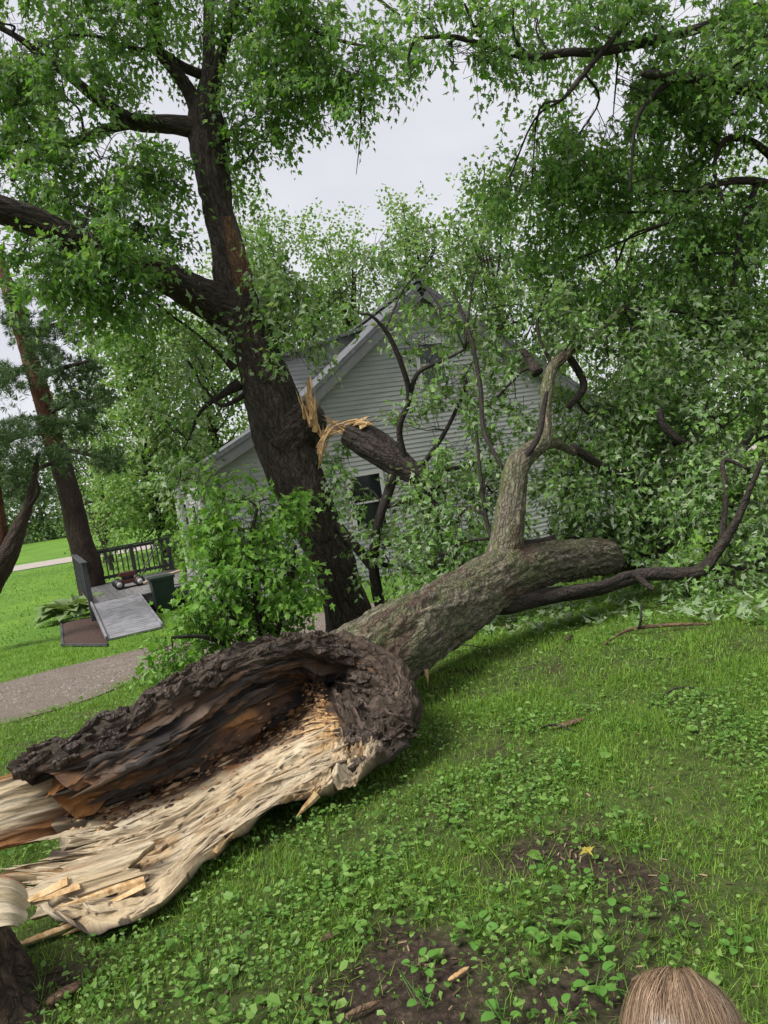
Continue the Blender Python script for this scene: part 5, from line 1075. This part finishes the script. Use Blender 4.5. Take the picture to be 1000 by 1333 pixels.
M['pebble'] = leaf_mat('pebble', [(.09, .075, .06), (.17, .14, .12), (.25, .215, .185), (.36, .32, .28)], (.2, .18, .16), 0, .8, 0)
tag(mesh_np('gravel', Vp.reshape(-1, 3), (Of[None]+(np.arange(n)*6)[:, None, None]).reshape(-1, 3), M['pebble'], None, None, False), 'loose grey gravel on the driveway', 'gravel', kind='stuff')
# single broad-leaved weeds
WT = []
for v in np.linspace(0, 1, 6):
    w = .38*math.sin(math.pi*min(1, v*.85+.12))**.7 if v < 1 else .0
    for u in (-1, 0, 1): WT.append([u*w, v, .12*abs(u)*w/.38-.18*v*v])
WT = np.array(WT); WF = np.array([[3*i+j, 3*i+j+1, 3*i+j+4, 3*i+j+3] for i in range(5) for j in range(2)])
M['weed'] = leaf_mat('weed_leaf', [(.06, .16, .025), (.09, .22, .035), (.13, .28, .05)], (.14, .25, .08), .3, .4, .6)
for k, (px, py, sz, nl) in enumerate([(722, 1222, .10, 6), (620, 1222, .10, 5), (800, 1200, .07, 4), (780, 1250, .065, 5), (690, 1278, .06, 4), (775, 1290, .085, 5), (820, 1300, .07, 4), (550, 1262, .075, 5), (585, 1168, .06, 4), (710, 1135, .06, 5), (760, 1150, .06, 5), (655, 1330, .08, 5), (880, 1178, .055, 4), (555, 1312, .06, 4), (735, 1330, .08, 5), (830, 1110, .05, 4), (470, 1130, .06, 4), (740, 1005, .08, 6), (830, 950, .08, 5), (960, 1240, .06, 5), (360, 1200, .06, 4), (250, 1300, .06, 4)]):
    c = G(px, py); w = thing('broadleaf_weed', 'low rosette weed with broad rounded bright green leaves in the thin lawn', 'weed', c, 'broadleaf weeds in the foreground lawn')
    a0 = rng.uniform(0, 6.28)
    for j in range(nl):
        a = a0+j*6.283/nl+rng.uniform(-.35, .35); d = np.array([math.cos(a), math.sin(a), rng.uniform(.15, .75)]); st = c+nrm(d)*sz*rng.uniform(.3, .65)+[0, 0, .015]
        V, F = leaves(st[None], d[None]*[1, 1, .4], np.array([[0, 0, 1.]])+rnd(1, .22), np.array([sz*rng.uniform(.35, .6)]), WT, WF); tvv, tff = twig_mesh(c[None], st[None], np.array([.0025]))
        mesh_np('leaf', np.vstack([V, tvv]), np.vstack([F, tff+len(V)]), M['weed'], w)
# ------------------------------------------------------------------ sticks, bark chunks, torn slivers lying about
def chunk(name, px, py, L, w, h, ang, mat, label, cat, lift=.02):
    c = G(px, py)+np.array([0, 0, lift]); a = np.array([math.cos(ang), math.sin(ang), .06]); a = nrm(a); s = np.cross([0, 0, 1], a); n_, m_ = 26, 12; V = []
    for i in range(n_):
        f = i/(n_-1)*2-1; e = (1-abs(f)**3)**.6
        for j in range(m_):
            q = j/m_*6.283; V.append(c+a*f*L/2+s*math.cos(q)*w/2*e+np.array([0, 0, 1])*math.sin(q)*h/2*e)
    V = np.array(V); V = V+(.10*w*fbm(V*38+px, 2)[:, None]+.2*h*pn(V*90)[:, None])*nrm(V-c)
    i = np.arange(n_-1)[:, None]; j = np.arange(m_)[None]; F = np.stack([i*m_+j, i*m_+(j+1) % m_, (i+1)*m_+(j+1) % m_, (i+1)*m_+j], -1).reshape(-1, 4)
    return tag(mesh_np(name, V, F, M[mat], None, {'bk': V}), label, cat)
M['bark_chip'] = bark_mat('bark_chip', [(.3, (.07, .042, .026)), (.7, (.20, .13, .08))], sc=2)
chunk('bark_piece', 740, 946, .20, .05, .02, .15, 'bark_chip', 'flat reddish bark strip lying alone on the open grass', 'bark')
chunk('bark_piece', 662, 822, .16, .09, .06, -1.0, 'bark_red', 'bark chunk leaning in strewn leaves below the lower limb', 'bark', .04)
chunk('bark_piece', 741, 836, .13, .05, .05, .8, 'bark_red', 'small dark bark chunk on grass near the forked stick', 'bark', .03)
chunk('bark_piece', 432, 1225, .07, .035, .015, .2, 'bark_chip', 'small rust-coloured bark flake among the creeping weeds', 'bark')
chunk('wood_sliver', 598, 1272, .085, .016, .012, .5, 'fresh_wood', 'short pale wood sliver on the bare soil', 'wood sliver', .012)
chunk('wood_sliver', 474, 1318, .11, .02, .016, .25, 'bark_chip', 'long orange brown wood sliver at the edge of the weeds', 'wood sliver', .014)
chunk('wood_sliver', 62, 1226, .26, .035, .02, .3, 'fresh_wood', 'pale split sliver on the ground between stump and slab', 'wood sliver', .03)
chunk('bark_piece', 85, 1300, .12, .05, .03, .6, 'bark_chip', 'rusty bark fragment beside the torn stump', 'bark')
st = thing('fallen_stick', 'thin forked dead stick lying on the grass beside the fallen crown', 'stick')
def gl_(px, py, h=.03): return G(px, py)+np.array([0, 0, h])
b = MB(); b.tube([gl_(788, 843), gl_(812, 831, .05), gl_(836, 826, .06), gl_(880, 821, .05), gl_(926, 817, .03)], [.008, .012, .016, .015, .009], 8, 30); b.build('stem', M['bark_chip'], st, True)
b = MB(); b.tube([gl_(833, 827, .06), gl_(838, 827, .15), gl_(840, 826, .26)], [.012, .010, .006], 8, 12); b.build('side_twig', M['twig'], st, True)
def twig_thing(p, label, mat='twig', r=.006):
    b = MB(); b.tube([gl_(*q) for q in p], [r*.6, r, r*.8, r*.4][:len(p)], 7, 18); tag(b.build('fallen_twig', M[mat], None, True), label, 'twig')
twig_thing([(860, 915, .02), (880, 905, .04), (905, 902, .03)], 'short dark twig lying in grass right of the bark strip')
twig_thing([(690, 960, .02), (720, 950, .03), (750, 957, .02)], 'thin curved twig close to the reddish bark strip')
twig_thing([(575, 858, .02), (600, 848, .06), (640, 850, .03)], 'thin twig beneath the lower side of the fallen trunk')
yl = thing('yellow_leaf', 'withered yellow leaf cluster lying in the thin grass', 'leaf'); c = G(766, 1117)
M['yellow'] = plain('yellow_leaf', (.30, .25, .04), .6)
for k in range(5):
    a = k*1.2; V, F = leaves((c+[0, 0, .03])[None], np.array([[math.cos(a), math.sin(a), .25]]), np.array([[0, 0, 1.]])+rnd(1, .3), np.array([.034]), LT, LF); mesh_np('leaflet', V, F, M['yellow'], yl)

# ------------------------------------------------------------------ child in the corner, only the hair shows
hc = EYE+(cF+cR*((893-500)/FPX)+cU*((666.5-1372)/FPX))*1.10
fz = float(gz(hc[0], hc[1])); child = thing('person', 'small child with fine blond brown hair standing on the lawn', 'person', (hc[0], hc[1], fz))
face = nrm(np.array([-hc[0], -hc[1], 0])); sx = np.cross(face, [0, 0, 1.]); up = np.array([0, 0, 1.]); hh = hc[2]-fz   # head centre height above the ground
tilt = nrm(up*.95+face*.12); 
verts = []; edges = []; rads = []
def jv(side, h, f, r): verts.append(tuple(np.array([hc[0], hc[1], fz])+sx*side+up*h+face*f)); rads.append(r); return len(verts)-1
pel = jv(0, hh*.46, 0, .085); wa = jv(0, hh*.56, .005, .085); ch_ = jv(0, hh*.68, 0, .088); nk = jv(0, hh*.80, 0, .045); n2 = jv(0, hh*.87, .0, .04)
for a, b in ((pel, wa), (wa, ch_), (ch_, nk), (nk, n2)): edges.append((a, b))
for s in (-1, 1):
    sh_ = jv(.095*s, hh*.735, 0, .04); el = jv(.14*s, hh*.58, .0, .029); wr = jv(.15*s, hh*.44, .05, .021); ha = jv(.152*s, hh*.395, .065, .022)
    for a, b in ((ch_, sh_), (sh_, el), (el, wr), (wr, ha)): edges.append((a, b))
    for fk, (fs, fl_) in enumerate(((-.016, .05), (-.005, .055), (.007, .052), (.018, .044))):
        q = jv(.152*s+fs*.2, hh*.36, .065+fs, .0075); q2 = jv(.15*s, hh*.36-fl_*.5, .07+fs, .006); edges += [(ha, q), (q, q2)]
    q = jv(.145*s, hh*.375, .095, .0075); edges.append((ha, q))
    hp = jv(.05*s, hh*.42, 0, .068); kn_ = jv(.06*s, hh*.24, .012, .046); an = jv(.062*s, hh*.06, -.005, .03); hl_ = jv(.062*s, .026, -.012, .03); to = jv(.07*s, .022, .075, .024)
    for a, b in ((pel, hp), (hp, kn_), (kn_, an), (an, hl_), (hl_, to)): edges.append((a, b))
me = bpy.data.meshes.new('body'); me.from_pydata(verts, edges, []); bo = bpy.data.objects.new('body', me); COL.objects.link(bo); bo.parent = child
mod = bo.modifiers.new('skin', 'SKIN')
for i, v in enumerate(me.skin_vertices[0].data): v.radius = (rads[i], rads[i]); v.use_root = (i == 0)
mod.use_smooth_shade = True; sb = bo.modifiers.new('sub', 'SUBSURF'); sb.levels = 2; sb.render_levels = 2
t = NT('skin'); tc = t.n('ShaderNodeTexCoord'); t.col(t.ramp(t.noise(tc.outputs['Object'], 30, 3), [(.3, (.55, .31, .22)), (.7, (.64, .38, .28))])); t.b.inputs['Subsurface Weight'].default_value = .1; M['skin'] = t.set(.5, .35); me.materials.append(M['skin'])
# head: one shaped surface with brow, nose, mouth, chin
nu_, nv_ = 72, 56; th_ = np.linspace(0, 2*np.pi, nu_, endpoint=False); ph = np.linspace(.001, np.pi-.001, nv_); TH, PH = np.meshgrid(th_, ph)
x = np.sin(PH)*np.sin(TH); y = np.sin(PH)*np.cos(TH); z = np.cos(PH)      # y towards the face
R = 1+0*x; gs2 = lambda cx, cz, w, h: np.exp(-((x-cx)/w)**2-((z-cz)/h)**2)*(y > 0)
R += .16*gs2(0, -.16, .09, .12)+.06*gs2(0, -.44, .16, .06)+.05*gs2(0, -.72, .22, .14)-.06*gs2(.3, 0, .13, .09)-.06*gs2(-.3, 0, .13, .09)+.03*gs2(.36, -.32, .2, .16)+.03*gs2(-.36, -.32, .2, .16)-.03*gs2(0, -.37, .2, .03)
X_ = x*R*.076; Y_ = y*R*.090; Z_ = z*R*.098; X_ = X_*np.where(Z_ < 0, 1+Z_*2.2, 1)
fdir = nrm(face*.97-up*.0+0*sx); Vh = hc+sx*X_[..., None]+fdir*Y_[..., None]+up*Z_[..., None]; I = np.arange(nu_*nv_).reshape(nv_, nu_)
Fh = np.stack([I[:-1], I[1:], np.roll(I, -1, 1)[1:], np.roll(I, -1, 1)[:-1]], -1).reshape(-1, 4)
head = mesh_np('head', Vh.reshape(-1, 3), Fh, M['skin'], child)
M['eye'] = plain('eye_dark', (.05, .035, .03), .2, .6, .1); M['lip'] = plain('lip', (.5, .2, .17), .5, .3, .1)
for s in (-1, 1):
    c = hc+sx*.029*s+fdir*.079+up*.0; b = MB(); V, F, bk = tube([c-fdir*.004, c, c+fdir*.004], [.006, .009, .004], 12, 6); b.add(V, F, bk); b.build('eye', M['eye'], head, True)
    c = hc+sx*.076*s-fdir*.005-up*.012; b = MB(); V, F, bk = tube([c-up*.022, c+sx*.006*s, c+up*.022], [.006, .013, .007], 10, 10); b.add(V, F, bk); b.build('ear', M['skin'], head, True)
b = MB(); b.tube([hc+sx*-.016+fdir*.083-up*.045, hc+fdir*.089-up*.046, hc+sx*.016+fdir*.083-up*.045], [.002, .0045, .002], 8, 10); b.build('mouth', M['lip'], head, True)
# hair: many fine strands combed from a centre parting, over a thin cap
t = NT('hair'); g = t.n('ShaderNodeNewGeometry'); tc = t.n('ShaderNodeTexCoord'); hn = t.mix(.62, t.noise(tc.outputs['Object'], 38, 3), g.outputs['Random Per Island']); t.col(t.ramp(hn, [(.2, (.10, .062, .038)), (.45, (.19, .122, .074)), (.62, (.27, .178, .11)), (.85, (.36, .255, .165))])); M['hair'] = t.set(.38, .5)
t = NT('hair_cap'); t.col((.09, .055, .034)); M['hair_cap'] = t.set(.6, .3)
capm = (PH < 1.9) & ~((y > .30) & (z < .62)); Vc = hc+sx*(X_*1.03)[..., None]+fdir*(Y_*1.03)[..., None]+up*(Z_*1.03)[..., None]
fm = capm.ravel()[Fh].all(1); hair = mesh_np('hair', Vc.reshape(-1, 3), Fh[fm], M['hair_cap'], child)
ns, sg = 12000, 9
az0 = rng.uniform(-np.pi, np.pi, ns); ln = rng.uniform(.8, 1.25, ns); rr0 = 1.03+.09*rng.random(ns)
tt = np.linspace(0, 1, sg)[None]; front = np.exp(-(az0/.9)**2); clumpn = pn(v3(az0*5, 0*az0, 0))
azs = az0[:, None]+(np.sign(az0+rng.normal(size=ns)*.22)*front*rng.uniform(.1, 1, ns))[:, None]*.38*tt**1.6+(clumpn*.55+rng.normal(size=ns)*.2)[:, None]*tt
pol = .02+.25*rng.random(ns)[:, None]**2+tt*1.72*ln[:, None]
rad_ = rr0[:, None]*(1+.03*np.sin(tt*3.1))+.07*pn(v3(np.cos(azs)*2.5, np.sin(azs)*2.5, pol*1.3))+.03*clumpn[:, None]+(rng.random(ns) < .14)[:, None]*.2*tt*rng.random(ns)[:, None]
e3 = (-.72, .69); q1 = np.sin(pol)*np.cos(azs); q3 = np.cos(pol)      # the whorl sits at the back of the crown
hx_ = np.sin(pol)*np.sin(azs); fy = q1*.69+q3*e3[0]; hz_ = q1*.72+q3*e3[1]
HP = hc+sx*(hx_*rad_*.079)[..., None]+fdir*(fy*rad_*.093)[..., None]+up*(hz_*rad_*.101)[..., None]
tg = nrm(np.gradient(HP, axis=1)); od = nrm(HP-hc); wd = np.cross(tg, od)*(.0005*(1-.6*tt))[..., None]
A = np.stack([HP-wd, HP+wd], 2).reshape(ns, sg*2, 3); ff = np.array([[2*i, 2*i+1, 2*i+3, 2*i+2] for i in range(sg-1)])
tag(mesh_np('strands', A.reshape(-1, 3), (ff[None]+(np.arange(ns)*sg*2)[:, None, None]).reshape(-1, 4), M['hair'], hair), kind='stuff')
# shirt and trousers
M['shirt'] = plain('shirt', (.45, .20, .28), .8, .2, .15); M['trousers'] = plain('trousers', (.08, .11, .2), .85, .2, .2)
fl0 = np.array([hc[0], hc[1], fz]); b = MB(); b.tube([fl0+up*hh*f for f in (.44, .50, .60, .70, .77, .80)], [.108, .108, .106, .112, .085, .055], 28, 26)
shirt = b.build('shirt', M['shirt'], child, True)
for s in (-1, 1):
    b = MB(); b.tube([fl0+sx*.085*s+up*hh*.745, fl0+sx*.115*s+up*hh*.68, fl0+sx*.135*s+up*hh*.60], [.05, .05, .047], 18, 12); b.build('sleeve', M['shirt'], shirt, True)
tr_ = None
b = MB(); b.tube([fl0+up*hh*.40, fl0+up*hh*.44, fl0+up*hh*.49], [.10, .106, .103], 28, 10); tr_ = b.build('trousers', M['trousers'], child, True)
for s in (-1, 1):
    b = MB(); b.tube([fl0+sx*.048*s+up*hh*.43, fl0+sx*.058*s+up*hh*.24+face*.01, fl0+sx*.062*s+up*hh*.08], [.082, .062, .052], 20, 20); b.build('trouser_leg', M['trousers'], tr_, True)
    b = MB(); b.tube([fl0+sx*.062*s+up*.03-face*.045, fl0+sx*.066*s+up*.03+face*.02, fl0+sx*.07*s+up*.026+face*.095], [.033, .038, .026], 16, 12); b.build('shoe', M['trim'], child, True)
